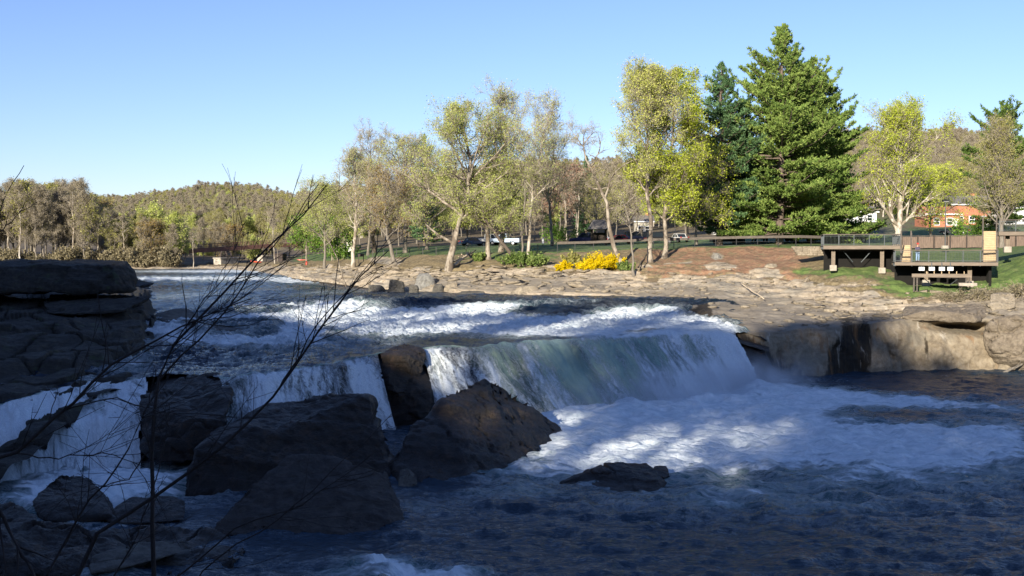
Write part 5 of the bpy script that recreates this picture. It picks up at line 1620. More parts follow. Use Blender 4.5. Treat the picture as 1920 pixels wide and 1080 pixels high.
yb(1128, 0, 128, 2.7, 1.7, 1, "large bright yellow flowering bush, the right and biggest mound of the two")
yb(1102, 0, 127, 1.9, 1.2, 2, "yellow flowering mound joined to the left side of the biggest yellow bush")
yb(1148, 0, 128.5, 1.8, 1.4, 3, "yellow flowering mound at the foot of the leaning tree")
yb(1057, 0, 128, .9, 1.2, 4, "small separate yellow flowering bush left of the big one")
for i, (px, D, w, h, lm) in enumerate([(985, 134, 3.4, 1.2, 'shrub'), (1010, 133, 2.6, 1.0, 'shrub'), (960, 136, 2.4, 1.0, 'shrub'), (1080, 130, 2.4, 1.5, 'olive'), (900, 140, 2, 1.0, 'shrub'), (1172, 125, 1.6, 1.0, 'shrub'), (1600, 170, 6, 3, 'green'), (1830, 150, 5, 3, 'green'), (1050, 180, 5, 3, 'green'), (640, 175, 4, 3, 'green')]):
    g = ground(px, None, D)
    bush("bush", ["low green bush at the lawn fence below the slim pale trees", "spreading green bush right of the curved dark trunk", "green bush at the foot of the curved dark trunk", "dry twiggy bush left of the big yellow bush", "tuft of green shrub below the twin trunked tree",
                  "small green shrub right of the yellow bush", "green shrub behind the first platform", "bright green bush behind the board fence", "dark green rounded bush by the car park", "bright green bush on the lawn slope at the left"][i], (g.x, g.y, g.z - .1), w, h, 100 + i, lm, 900, .13)
rb = random.Random(9)
for i in range(35):
    px = -60 + i * 11.5 + rb.uniform(-5, 5)
    p = W(px, 500.5, 207 + rb.uniform(0, 3))
    if i == 0:
        b0 = bush("waterside_bush", "brown twiggy bush at the foot of the left wood by the water", (p[0], p[1], p[2] - .3), 5, 2.6, 200, 'haze', 700, .16, "bushes at the foot of the left wood")
    else:
        copy_tree(b0, (p[0], p[1], p[2] - .3), rb.uniform(0, 6), rb.uniform(.7, 1.4))

for i, (px, D, w, h) in enumerate([(1800, 99, 2.2, 1.0), (1840, 98.5, 2.6, 1.1), (1875, 98, 2.4, 1.2), (1905, 98, 2.6, 1.3), (1935, 98, 2.4, 1.2), (1770, 99.5, 1.8, .8)]):
    g = ground(px, None, D)
    if i == 0: br0 = bush("bramble", "leafless brown bramble tangle hanging over the top of the right hand cliff", (g.x, g.y, g.z - .2), w, h, 300, 'haze', 500, .06, "brambles over the cliff top", stems=90, droop=.12)
    else: copy_tree(br0, (g.x, g.y, g.z - .2), i * 1.3, w / 2.2)
# --- the far wooded hills: trees nobody could count
def gn_forest(name, pts, srcs, scl, seed):
    me = npmesh(name, np.asarray(pts), [np.zeros((0, 3), int)]) if False else bpy.data.meshes.new(name)
    me.vertices.add(len(pts))
    me.vertices.foreach_set("co", np.ascontiguousarray(pts, np.float32).ravel())
    me.update()
    rg_ = np.random.default_rng(seed)
    fattr(me, "sc", scl)
    fattr(me, "rz", rg_.uniform(0, 6.28, len(pts)))
    a = me.attributes.new("pick", 'INT', 'POINT')
    a.data.foreach_set("value", rg_.integers(0, len(srcs), len(pts)).astype(np.int32))
    o = link(name, me)
    ng = bpy.data.node_groups.new(name + "_nodes", 'GeometryNodeTree')
    ng.interface.new_socket("Geometry", in_out='INPUT', socket_type='NodeSocketGeometry')
    ng.interface.new_socket("Geometry", in_out='OUTPUT', socket_type='NodeSocketGeometry')
    gi = ng.nodes.new('NodeGroupInput')
    go = ng.nodes.new('NodeGroupOutput')
    g2i = ng.nodes.new('GeometryNodeGeometryToInstance')
    for s in srcs[::-1]:
        jn = ng.nodes.new('GeometryNodeJoinGeometry')
        for part in s:
            oi = ng.nodes.new('GeometryNodeObjectInfo')
            oi.inputs['Object'].default_value = part
            ng.links.new(oi.outputs['Geometry'], jn.inputs[0])
        one = ng.nodes.new('GeometryNodeGeometryToInstance')
        ng.links.new(jn.outputs[0], one.inputs[0])
        ng.links.new(one.outputs[0], g2i.inputs[0])
    # g2i would merge, so join the separate instances instead
    jall = ng.nodes.new('GeometryNodeJoinGeometry')
    for l in list(ng.links):
        if l.to_node == g2i:
            ng.links.new(l.from_socket, jall.inputs[0])
    ng.nodes.remove(g2i)
    iop = ng.nodes.new('GeometryNodeInstanceOnPoints')
    ng.links.new(gi.outputs[0], iop.inputs['Points'])
    ng.links.new(jall.outputs[0], iop.inputs['Instance'])
    iop.inputs['Pick Instance'].default_value = True
    def named(nm, ty):
        n = ng.nodes.new('GeometryNodeInputNamedAttribute')
        n.data_type = ty
        n.inputs[0].default_value = nm
        return [s for s in n.outputs if s.enabled][0]
    ng.links.new(named("pick", 'INT'), iop.inputs['Instance Index'])
    ng.links.new(named("sc", 'FLOAT'), iop.inputs['Scale'])
    cx = ng.nodes.new('ShaderNodeCombineXYZ')
    ng.links.new(named("rz", 'FLOAT'), cx.inputs[2])
    ng.links.new(cx.outputs[0], iop.inputs['Rotation'])
    ng.links.new(iop.outputs[0], go.inputs[0])
    md = o.modifiers.new("forest", 'NODES')
    md.node_group = ng
    tag(o, kind='stuff')
    return o


def forest(name, n, t0, t1, p0, p1, kinds, seed, smin=.75, smax=1.15, bias=None):
    rg_ = np.random.default_rng(seed)
    m = (BANK_T > t0) & (BANK_T < t1) & (BANK_PX > p0) & (BANK_PX < p1)
    idx = np.argwhere(m)
    # area weight: columns and rows stand wider apart far away
    wt = np.where(BANK_PX[m] < 470, 5, 2.4) * (BANK_P[..., 1][m] / 300) ** 2
    rows_w = {8: 1.0, 9: 1.4, 10: 2.0}
    wt = wt * np.array([rows_w.get(int(t), .7) for t in BANK_T[m]])
    pick = rg_.choice(len(idx), n, p=wt / wt.sum())
    P0 = BANK_P[idx[pick][:, 0], idx[pick][:, 1]] + rg_.normal(0, 1, (n, 3)) * np.array([3, 3, 0])
    P0[:, 2] -= .6
    srcs = []
    for k in kinds:
        s = [t for kk, t in KIND if kk == k][0]
        srcs.append(list(s.children))
    return gn_forest(name, P0, srcs, rg_.uniform(smin, smax, n), seed)


forest("hillside_wood", 7000, 8.15, 10.3, -500, 640, [0, 1, 3, 1, 2, 3], 1, .38, .66)
forest("hillside_wood", 4200, 8.1, 10.3, 560, 2300, [0, 1, 1, 2, 0, 1], 2, .45, .75)

# --- the bare trees on the hillside behind the camera; they throw the broken shade over the falls
rh = random.Random(5)
cnt = 0
for a, b in zip(RIDGE[:-1], RIDGE[1:]):
    if a[0] > 70: continue
    shortr = a[0] < -60
    ll = math.hypot(b[0] - a[0], b[1] - a[1])
    nn = int(ll / (6 if shortr else 5.2))
    if -57 < a[0] < -28: nn = max(3, int(nn * 1.3))
    for i in range(nn * 2):
        t = rh.random()
        off = rh.uniform(-14, 14)
        x = a[0] + t * (b[0] - a[0]) - off * (b[1] - a[1]) / ll
        y = a[1] + t * (b[1] - a[1]) + off * (b[0] - a[0]) / ll
        z = float(hill_h(x, y)) - .5
        src = [tt for kk, tt in KIND if kk == rh.choice([0, 1, 1])]
        if not src: src = [KIND[0][1]]
        copy_tree(src[0], (x, y, z), rh.uniform(0, 6), rh.uniform(.6, .8) if shortr else rh.uniform(1.0, 1.25), "bare tree on the hillside behind the viewer", "bare trees on the hillside behind the viewer")
        cnt += 1
for i in range(16):  # unseen trees added to put the near saplings and boulders in shade
    t = rh.uniform(18, 62)
    s_ = rh.uniform(-26, 12)
    x, y = -.407 * t + .914 * s_, -.914 * t - .407 * s_ - 4
    kc = rh.choice([0, 1])
    src = [tt for kk, tt in KIND if kk == kc][0]
    copy_tree(src, (x, y, float(hill_h(x, y)) - .5), rh.uniform(0, 6), rh.uniform(.8, 1.1), "unseen bare tree added on the slope behind the viewer for shade", "bare trees on the hillside behind the viewer")

# --- the bare saplings close in front, lower left
M['sap'] = bark_mat("sapling_bark", (0.016, 0.012, 0.011), (0.045, 0.034, 0.03))


def sapling(label, stems, seed, D0, twl=.5):
    """stems: list of picture polylines (px, py) with distance; each is a real bent stem near the camera"""
    rg_ = np.random.default_rng(seed)
    lines, rads = [], []
    tl, tr_ = [], []
    for pts, r0, r1, ntw in stems:
        pts = np.array(pts, float)
        s = np.concatenate([[0], np.cumsum(np.hypot(*np.diff(pts[:, :2], axis=0).T))])
        s /= s[-1]
        u = np.linspace(0, 1, 14)
        q = np.stack([np.interp(u, s, pts[:, i]) for i in range(pts.shape[1])], -1)
        if q.shape[1] == 2: q = np.concatenate([q, np.full((14, 1), D0)], 1)
        q[1:-1, :2] += rg_.normal(0, 1.6, (12, 2))
        Q = W(q[:, 0], q[:, 1], q[:, 2])
        lines.append(Q)
        rads.append(np.linspace(r0, r1, 14) * .78)
        for j in range(ntw):
            t = rg_.uniform(.12, .97) * 13
            i = min(int(t), 12)
            p = Q[i] * (1 - t + i) + Q[i + 1] * (t - i)
            d = Q[i + 1] - Q[i]
            d /= np.linalg.norm(d)
            side = rg_.normal(0, 1, 3)
            side -= d * side.dot(d)
            side /= np.linalg.norm(side)
            ln = twl * rg_.uniform(.3, 1.0)
            dv = d * .75 + side * .55
            k = 6
            tw = [p]
            for _ in range(k - 1):
                dv = dv + rg_.normal(0, .10, 3) + np.array([0, 0, .03])
                dv /= np.linalg.norm(dv)
                p = p + dv * ln / (k - 1)
                tw.append(p)
            tl.append(tw)
            tr_.append(np.linspace(max(r1 * .9, .0016), .0010, k))
            for _ in range(2):
                ii = rg_.integers(1, k - 1)
                d2 = dv + rg_.normal(0, .45, 3)
                d2 /= np.linalg.norm(d2)
                l2 = ln * rg_.uniform(.2, .5)
                tl.append([tw[ii] + d2 * l2 * f for f in np.linspace(0, 1, k)])
                tr_.append(np.linspace(.0014, .0008, k))
    parts = [tubes(np.array(lines), np.array(rads), 6)]
    if tl: parts.append(tubes(np.array(tl), np.array(tr_), 4))
    v, f = merge(parts)
    o = link("bare_sapling", npmesh("bare_sapling", v, f, [M['sap']]))
    tag(o, label, "sapling", "bare saplings close to the viewer")


sapling("bare sapling with two long stems crossing the left rapids up to the trees", [
    ([(290, 1120), (285, 1000), (285, 830), (292, 720), (330, 640), (405, 565), (470, 495), (560, 410), (612, 348)], .018, .0035, 16),
    ([(292, 720), (340, 668), (420, 590), (480, 500), (520, 455), (598, 345)], .008, .0025, 12),
    ([(285, 830), (240, 900), (120, 930)], .006, .002, 6),
    ([(330, 640), (385, 560), (440, 470), (458, 418)], .005, .002, 6)], 1, 6.0)
sapling("bare sapling leaning right with three tips over the rusty tree", [
    ([(120, 1130), (190, 990), (330, 905), (445, 815), (520, 735), (585, 640), (640, 560), (690, 500), (728, 470)], .016, .003, 14),
    ([(585, 640), (618, 590), (655, 545), (712, 480)], .006, .0022, 5),
    ([(520, 735), (600, 600), (640, 560), (735, 440)], .005, .002, 5)], 2, 5.2)
sapling("low bare branch sweeping from the left edge over the side cascade", [
    ([(-60, 880), (30, 850), (120, 770), (200, 690), (290, 640), (360, 600), (470, 560)], .014, .003, 20),
    ([(120, 770), (210, 745), (300, 770), (380, 790)], .005, .0018, 10),
    ([(30, 850), (110, 860), (200, 850), (290, 880)], .005, .0018, 10)], 3, 5.0, .6)
sapling("bare stem with buds poking in at the far left against the sky", [
    ([(-60, 520), (-10, 425), (15, 360), (45, 310)], .006, .002, 3),
    ([(-60, 480), (0, 430), (28, 408), (48, 378)], .005, .002, 3)], 4, 5.5, .12)
sapling("tangle of bare stems rising from the bottom left corner", [
    ([(-20, 920), (20, 1000), (70, 1090), (100, 1140)], .012, .008, 6),
    ([(60, 1140), (150, 960), (230, 860), (265, 790), (300, 700)], .010, .003, 12),
    ([(180, 1140), (260, 1000), (300, 880), (318, 760)], .007, .002, 10),
    ([(240, 1140), (360, 1060), (440, 990), (560, 950), (700, 850)], .008, .0025, 10),
    ([(330, 1140), (400, 1050), (520, 975), (640, 870), (740, 770)], .006, .002, 8)], 5, 5.6, .5)
# ------------------------------------------------------------------ things people made
M['wood_grey'] = simple("weathered_timber", (0.105, 0.088, 0.072), 0.85, 0.35, 2.0, bump=0.3, stretch=(0.6, 4, 4))
M['wood_tan'] = simple("new_planks", (0.44, 0.32, 0.18), 0.75, 0.22, 3.0, bump=0.2, stretch=(1, 1, 5))
M['wood_beam'] = simple("pale_beam", (0.19, 0.15, 0.11), 0.8, 0.25, 2.0, stretch=(0.6, 4, 4))
M['wood_board'] = simple("brown_boards", (0.17, 0.12, 0.09), 0.85, 0.3, 2.5, stretch=(4, 4, 0.6))
M['wood_dark'] = simple("dark_timber", (0.055, 0.042, 0.034), 0.85, 0.35, 2.0)
M['under_shade'] = simple("deck_shade_black", (0.007, 0.006, 0.005), 1.0, 0.3, 2.0)  # near-black colour for the shade under the platforms
M['steel'] = simple("blue_grey_steel", (0.045, 0.055, 0.06), 0.5, 0.2, 4.0, 0.3)
M['black'] = simple("black_iron", (0.02, 0.02, 0.02), 0.5, 0.2, 4.0)
M['concrete'] = simple("pale_concrete", (0.36, 0.32, 0.26), 0.9, 0.2, 3.0, bump=0.2)
M['stone'] = simple("pier_stone", (0.40, 0.36, 0.30), 0.9, 0.35, 2.0, bump=0.5)
M['rust'] = simple("rusty_red_iron", (0.17, 0.085, 0.065), 0.8, 0.35, 2.0)
M['rustdk'] = simple("dark_rusty_iron", (0.05, 0.035, 0.03), 0.8, 0.3, 2.0)
M['shingle'] = simple("grey_shingles", (0.17, 0.155, 0.14), 0.9, 0.35, 5.0, bump=0.4)
M['brick'] = simple("red_brick_wall", (0.42, 0.165, 0.095), 0.9, 0.25, 4.0)
M['white'] = simple("white_paint", (0.78, 0.78, 0.77), 0.6, 0.06, 2.0)
M['trim'] = simple("cream_trim", (0.70, 0.64, 0.52), 0.6, 0.08, 2.0)
M['tyre'] = simple("tyre_rubber", (0.02, 0.02, 0.02), 0.9, 0.2)
M['rim'] = simple("wheel_metal", (0.4, 0.4, 0.42), 0.35, 0.1, 4, 0.8)
M['redlamp'] = simple("red_lens", (0.45, 0.02, 0.02), 0.3, 0.1)
M['clearlamp'] = simple("clear_lens", (0.75, 0.75, 0.72), 0.2, 0.1)
M['canvas'] = simple("pale_driftwood", (0.58, 0.47, 0.33), 0.85, 0.25, 3, bump=.3, stretch=(1, 1, 4))
n_ = NT("dark_glass")
n_.set(Base_Color=(0.02, 0.027, 0.035), Roughness=0.06, Metallic=0.0)
M['glass'] = n_.m


def paint(name, col):
    n = NT(name)
    n.set(Base_Color=col, Roughness=0.28, Metallic=0.15)
    n.bsdf.inputs['Coat Weight'].default_value = 0.6
    return n.m


# --- platforms
def railing(parent, pts, h, every, mat_rail, mat_post, base_z=0.0, pickets=0.13, wide=0.16):
    """pts in local coordinates of the parent"""
    for i, (a, b) in enumerate(zip(pts[:-1], pts[1:])):
        a, b = Vector(a), Vector(b)
        MB().bar(a + Vector((0, 0, h)), b + Vector((0, 0, h)), wide, 0.09).build("top_rail", mat_rail, parent)
        MB().bar(a + Vector((0, 0, 0.12)), b + Vector((0, 0, 0.12)), 0.045).bar(a + Vector((0, 0, h - .16)), b + Vector((0, 0, h - .16)), 0.04).build("bottom_rail", mat_post, parent)
        L_ = (b - a).length
        n = max(1, round(L_ / every))
        for k in range(n + 1 if i == 0 else n):
            p = a + (b - a) * ((k if i == 0 else k + 1) / n)
            MB().box(p + Vector((0, 0, (h - .05) / 2 - .2)), (0.085, 0.085, h + .35)).build("rail_post", mat_post, parent)
        pk = MB()
        m = int(L_ / pickets)
        for k in range(1, m):
            p = a + (b - a) * (k / m)
            pk.box(p + Vector((0, 0, h / 2)), (0.014, 0.014, h - .3))
        pk.build("balusters", mat_post, parent)


def zy(py, D):
    return float(W(960, py, D)[2])


def xy(px, D):
    return (px - 960) / F * D * 1.0


def rotw(pa, D, pb):
    """left end at column pa, distance D; squared up to the viewer's side of the river; width to column pb"""
    x0 = xy(pa, D)
    th = math.atan2(x0, D) * .85
    u1 = (pb - 960) / F
    return x0, (u1 * D - x0) / (math.cos(th) + u1 * math.sin(th)), -th


def deck(name, label, x0, x1, y0, y1, z, rail_pts, posts, fascia=.34, braces=True, group=None, rz=0.0, dark=None):
    e = empty(name, (x0, y0, z), rz)
    tag(e, label, "platform", group)
    w, d = x1 - x0, y1 - y0
    f = MB()
    n = int(d / .16)
    for k in range(n):
        f.box((w / 2, (k + .5) * d / n, -.03), (w, d / n - .015, .06))
    f.build("floor", M['wood_grey'], e)
    MB().box((w / 2, .07, -.06 - fascia / 2), (w - .05, .14, fascia)).box((w / 2, d - .1, -.06 - fascia / 2), (w - .05, .14, fascia)).build("front_beam", M['wood_beam'], e)
    j = MB()
    for k in range(int(w / .6) + 1):
        j.box((.1 + k * (w - .2) / int(w / .6), d / 2, -.2), (.07, d - .4, .26))
    j.build("joists", M['wood_dark'], e)
    railing(e, rail_pts, 1.12, 1.55, M['wood_grey'], M['steel'])
    for (px_, py_, gz) in posts:
        MB().box((px_ - .13, py_, (gz - z - .4) / 2 - .0), (.12, .24, z - .4 - gz + .4)).box((px_ + .13, py_, (gz - z - .4) / 2), (.12, .24, z - .4 - gz + .4)).box((px_, py_, (gz - z) / 2 - .2), (.14, .12, (z - gz) * .8)).build("post", M['wood_beam'], e)
        MB().box((px_, py_, gz - z - .1), (.7, .7, .6)).build("footing", M['concrete'], e, bevel=.04)
    if dark: MB().box((w / 2, dark[0], -.32 - dark[1] / 2), (w - .4, .3, dark[1])).box((w - .5, (dark[0] + 1) / 2 + .6, -.32 - dark[1] / 2), (.25, dark[0] - 1, dark[1])).build("shade_panel", M['under_shade'], e)  # added panels whose near-black colour stands in for the shade under the deck
    if braces and len(posts) > 1:
        (a, ya, ga), (b, yb_, gb) = posts[0], posts[1]
        MB().bar((a + .9, ya + .4, -.45), (a + 2.0, ya + .6, ga - z + .5), .07).build("brace", M['steel'], e)
        MB().bar((b - .9, ya + .4, -.45), (b - 2.0, ya + .6, ga - z + .5), .07).build("brace", M['steel'], e)
        MB().box(((a + b) / 2, ya + .02, -.5 - .0), (b - a + .8, .2, .22)).build("cross_beam", M['wood_dark'], e)
    return e


D1 = 112.0
z1 = zy(460, D1)
x0, w1, th1 = rotw(1543, D1, 1688)
q1, q2 = rotw(1543, D1, 1563)[1], rotw(1543, D1, 1655)[1]
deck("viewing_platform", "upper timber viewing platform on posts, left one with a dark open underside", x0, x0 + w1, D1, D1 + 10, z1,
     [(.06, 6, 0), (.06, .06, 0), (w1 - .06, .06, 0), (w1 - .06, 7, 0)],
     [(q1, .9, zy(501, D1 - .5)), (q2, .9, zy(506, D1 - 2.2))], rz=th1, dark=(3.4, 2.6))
D2 = 104.0
z2 = zy(491, D2)
x2, w2, th2 = rotw(1677, D2, 1872)
pos2 = lambda px: rotw(1677, D2, px)[1]
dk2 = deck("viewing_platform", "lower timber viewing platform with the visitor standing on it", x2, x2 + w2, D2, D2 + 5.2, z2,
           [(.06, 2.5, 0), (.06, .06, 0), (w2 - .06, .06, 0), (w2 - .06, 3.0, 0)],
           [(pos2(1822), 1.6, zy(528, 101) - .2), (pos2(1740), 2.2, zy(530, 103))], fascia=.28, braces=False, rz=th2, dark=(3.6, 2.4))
DT = 102.2
zt = zy(517, DT - 1.2)
xT, wT, thT = rotw(1710, DT, 1822)
posT = lambda px: rotw(1710, DT, px)[1]
te = empty("timber_trestle", (xT, DT, zt), thT)
tag(te, "low timber trestle with a pale beam in front of the lower platform", "trestle")
MB().box((wT / 2, 0, 0), (wT, .16, .34)).box((wT / 2, .3, 0), (wT, .12, .30)).build("beam", M['wood_beam'], te)
for q, gy in ((posT(1717), 547), (posT(1815), 536)):
    h = zt - zy(gy, DT - q * .4)
    MB().box((q - .14, .15, -h / 2), (.12, .26, h)).box((q + .14, .15, -h / 2), (.12, .26, h)).build("post", M['wood_grey'], te)
MB().box((posT(1815), .2, zy(536, DT - 2.2) - zt + .1), (1.6, 1.0, .3)).build("footing", M['concrete'], te, bevel=.04)
for s in (-1, 1):
    MB().bar((wT / 2 + s * 1.6, .5, -.2), (wT / 2 + s * .8, .8, -.9), .06).build("brace", M['steel'], te)
pg = MB()
for k in range(6):
    pg.box((wT * (.25 + .125 * k), .0, .28), (.07, .1, .26))
pg.build("pegs", M['wood_tan'], te)
for k, px in enumerate((1728, 1747, 1766, 1782)):
    Df = 103.4 - k * .55
    e = empty("floodlight", (xy(px, Df), Df, zy(504, Df)), th2)
    tag(e, ["first floodlight from the left under the lower platform", "second floodlight from the left under the lower platform", "third floodlight from the left under the lower platform", "floodlight nearest the right under the lower platform"][k], "floodlight", "floodlights under the lower platform")
    MB().box((0, .14, 0), (.6, .24, .42)).build("housing", M['black'], e, bevel=.03)
    MB().box((0, -.01, 0), (.52, .04, .34)).build("lens", M['clearlamp'], e)
    MB().box((0, .14, .36), (.08, .08, .5)).build("bracket", M['steel'], e)
D3 = 106.2
z3 = zy(434, D3)
x4 = xy(1871, D3)
deck("viewing_platform", "highest timber platform cut off by the right edge of the picture", x4, x4 + 12, D3, D3 + 6, z3,
     [(.06, .06, 0), (11.9, .06, 0)], [(1.0, 1.2, zy(466, 107)), (8, 1.2, zy(466, 104))], braces=False, rz=th2)


def stairs(label, xa, xb, ya, yb_, za, zb, n, group=None, rz=0.0):
    e = empty("staircase", (xa, ya, za), rz)
    tag(e, label, "staircase", group)
    w = xb - xa
    r = MB()
    for k in range(n):
        z = (k + .5) * (zb - za) / n
        y = k * (yb_ - ya) / n
        r.box((w / 2, y, z), (w - .1, .04, (zb - za) / n - .03))
        r.box((w / 2, y + (yb_ - ya) / n / 2, z + (zb - za) / n / 2 - .02), (w - .1, (yb_ - ya) / n, .04))
    r.build("steps", M['wood_tan'], e)
    for q in (0, w):
        MB().bar((q, -.05, 0), (q, yb_ - ya, zb - za), .1, .34).build("stringer", M['wood_dark'], e)
        MB().box((q, -.1, 1.2), (.13, .13, 3.2)).build("post", M['wood_grey'], e)
        MB().box((q, yb_ - ya, (zb - za) + .3), (.13, .13, 2.3)).build("post", M['wood_grey'], e)
        MB().bar((q, -.05, 1.1), (q, yb_ - ya, zb - za + 1.1), .05, .07).build("handrail", M['wood_grey'], e)
    return e


xs_, ws_, _t = rotw(1842, 102.2, 1868)
stairs("tall flight of pale wooden steps at the right end of the lower platform", xs_, xs_ + ws_, 102.2, 105.4, z2, z3, 17, rz=-math.atan2(xs_, 102.2))
xs_, ws_, _t = rotw(1689, 105.2, 1708)
stairs("short wooden steps between the upper and lower platforms", xs_, xs_ + ws_, 105.2, 109.0, z2, z1, 9, rz=-math.atan2(xs_, 105.2))


# --- fences along the terrace
def edge_pt(px, off=0.5, up=0.0):
    k = bank_knots(px)
    Dd = k[5, 1] + off
    p = ground(px, None, Dd)
    p.z += up
    return p


def terrace_fence(label, pxs, h, rail=True, step=2.6, dens=None):
    p0 = edge_pt(pxs[0])
    e = empty("wood_rail_fence" if rail else "iron_fence", p0)
    tag(e, label, "fence")
    pts = [edge_pt(p) - p0 for p in np.linspace(pxs[0], pxs[1], int(abs(pxs[1] - pxs[0]) / 6) + 2)]
    L_ = sum((b - a).length for a, b in zip(pts[:-1], pts[1:]))
    acc, nxt = 0, 0
    fine = MB()
    for a, b in zip(pts[:-1], pts[1:]):
        l = (b - a).length
        while nxt <= acc + l:
            p = a + (b - a) * ((nxt - acc) / l)
            MB().box(p + Vector((0, 0, h / 2 - .1)), (.09, .09, h + .2)).build("post", M['black'], e)
            nxt += step
        acc += l
        fine.bar(a + Vector((0, 0, .12)), b + Vector((0, 0, .12)), .03)
        fine.bar(a + Vector((0, 0, h - .12)), b + Vector((0, 0, h - .12)), .03)
        fine.bar(a + Vector((0, 0, h * .5)), b + Vector((0, 0, h * .5)), .015)
    fine.build("wires", M['black'], e)
    if rail:
        r = MB()
        for a, b in zip(pts[:-1], pts[1:]):
            r.bar(a + Vector((0, 0, h)), b + Vector((0, 0, h)), .12, .32)
        r.build("top_rail", M['wood_grey'], e)
    return e


terrace_fence("long fence with a thick grey wooden top rail from the yellow bush to the platforms", (1045, 1541), 1.12, True)
terrace_fence("thin black post and wire fence along the lawn on the left half of the bank", (690, 1040), 1.05, False)
bf = empty("board_fence", V(W(1690, 466, 134)))
tag(bf, "brown board fence on the grass behind the lower platform", "fence")
pB0, pB1 = Vector((0, 0, 0)), V(W(1935, 463, 132)) - bf.location
dd = pB1 - pB0
bb = MB()
nb_ = int(dd.length / .2)
for k in range(nb_):
    p = pB0 + dd * ((k + .5) / nb_)
    bb.box(p + Vector((0, 0, .72)), (.185, .035, 1.4 + .03 * math.sin(k * 7)), rz=math.atan2(dd.y, dd.x))
bb.build("boards", M['wood_board'], bf)
for k in range(9):
    MB().box(pB0 + dd * (k / 8) + Vector((0, -.1, .75)), (.14, .14, 1.75)).build("post", M['wood_dark'], bf)
MB().bar(pB0 + Vector((0, -.02, 1.52)), pB1 + Vector((0, -.02, 1.52)), .16, .07).build("top_rail", M['wood_grey'], bf)

# --- lamp post
lp = empty("street_lamp", V(W(1772, 466, 128)))
tag(lp, "tall thin lamp post with a flat box head on the grass behind the lower platform", "street lamp")
hL = zy(378, 128) - lp.location.z
MB().tube([(0, 0, .3), (0, 0, hL)], [.075, .055], 8).build("pole", M['steel'], lp)
MB().box((0, 0, hL + .12), (.75, .42, .24)).build("lamp_head", M['black'], lp, bevel=.03)
MB().box((0, 0, hL - .01), (.6, .34, .04)).build("lens", M['clearlamp'], lp)
MB().tube([(0, 0, 0), (0, 0, .35)], [.45, .42], 12).build("base", M['concrete'], lp)

# --- stacked stone wall left of the upper platform
sw = MB()
rs = random.Random(4)
for r in range(5):
    x = 0
    while x < 3.0 + .25 * r:
        w = rs.uniform(.35, .9)
        sw.box((x - .12 * r + w / 2, rs.uniform(-.06, .06) + .12 * r, r * .2 + .1), (w - .02, .5, .19), rz=rs.uniform(-.04, .04))
        x += w
o = sw.build("stone_wall", M['rock_tan'], bevel=.02)
o.location = (xy(1494, 119.5), 119.5, zy(479, 119.5))
tag(o, "low wall of stacked pale stones at the left foot of the upper platform", "stone wall")


# --- cars
def car(label, px, D, rz, col, kind='sedan', L_=4.6):
    g = ground(px, None, D)
    e = empty("pickup_truck" if kind == 'pickup' else "parked_car", g, rz)
    tag(e, label, "car", "cars parked behind the lawn")
    cm = paint("car_paint", col)
    h, Wd = {'sedan': (1.42, 1.75), 'suv': (1.78, 1.85), 'pickup': (1.85, 1.95), 'van': (1.9, 1.9)}[kind]
    hl = L_ / 2
    belt = h * .58
    if kind == 'sedan': body = [(-hl, .35), (-hl, belt - .02), (-hl * .62, belt + .05), (hl * .30, belt + .02), (hl * .92, belt - .14), (hl, .55), (hl, .35)]
    elif kind == 'pickup': body = [(-hl, .45), (-hl, belt + .05), (hl * .34, belt + .05), (hl * .94, belt - .02), (hl, .6), (hl, .45)]
    else: body = [(-hl, .38), (-hl * .99, belt + .02), (hl * .42, belt + .03), (hl * .94, belt - .1), (hl, .55), (hl, .38)]
    cab = {'sedan': [(-hl * .62, belt), (-hl * .36, h), (hl * .06, h), (hl * .38, belt)], 'pickup': [(-hl * .22, belt), (-hl * .2, h), (hl * .14, h), (hl * .36, belt)],
           'suv': [(-hl * .97, belt), (-hl * .88, h), (hl * .1, h), (hl * .42, belt)], 'van': [(-hl * .97, belt), (-hl * .92, h), (hl * .3, h), (hl * .6, belt)]}[kind]
    MB().prism(body, -Wd / 2, Wd / 2).build("body", cm, e, bevel=.05)
    gl = [(x * .985, z + .0) for x, z in cab]
    gl = [(x, z - .06 if z > belt + .1 else z) for x, z in gl]
    MB().prism(gl, -Wd / 2 + .1, Wd / 2 - .1).build("windows", M['glass'], e)
    rf = MB()
    rf.box(((cab[1][0] + cab[2][0]) / 2, 0, h - .03), (cab[2][0] - cab[1][0] + .1, Wd - .26, .07))
    for s in (-1, 1):
        for (xa, za), (xb, zb) in ((cab[0], cab[1]), (cab[3], cab[2])):
            rf.bar((xa, s * (Wd / 2 - .13), za), (xb, s * (Wd / 2 - .13), zb - .03), .09)
        xm = (cab[1][0] + cab[2][0]) / 2
        rf.bar((xm, s * (Wd / 2 - .12), belt), (xm, s * (Wd / 2 - .12), h - .04), .08)
    rf.build("roof", cm, e, bevel=.02)
    for sx in (-.62, .62):
        for s in (-1, 1):
            w = MB().tube([(sx * hl, s * (Wd / 2 - .16), .33), (sx * hl, s * (Wd / 2 + .02), .33)], .33, 14).build("wheel", M['tyre'], e)
            MB().tube([(sx * hl, s * (Wd / 2 + .021), .33), (sx * hl, s * (Wd / 2 + .03), .33)], .19, 10).build("rim", M['rim'], w)
    for s in (-1, 1):
        MB().box((hl - .01, s * Wd * .36, .68), (.06, .34, .16)).build("headlight", M['clearlamp'], e)
        MB().box((-hl + .01, s * Wd * .38, .78), (.06, .24, .22)).build("taillight", M['redlamp'], e)
    return e


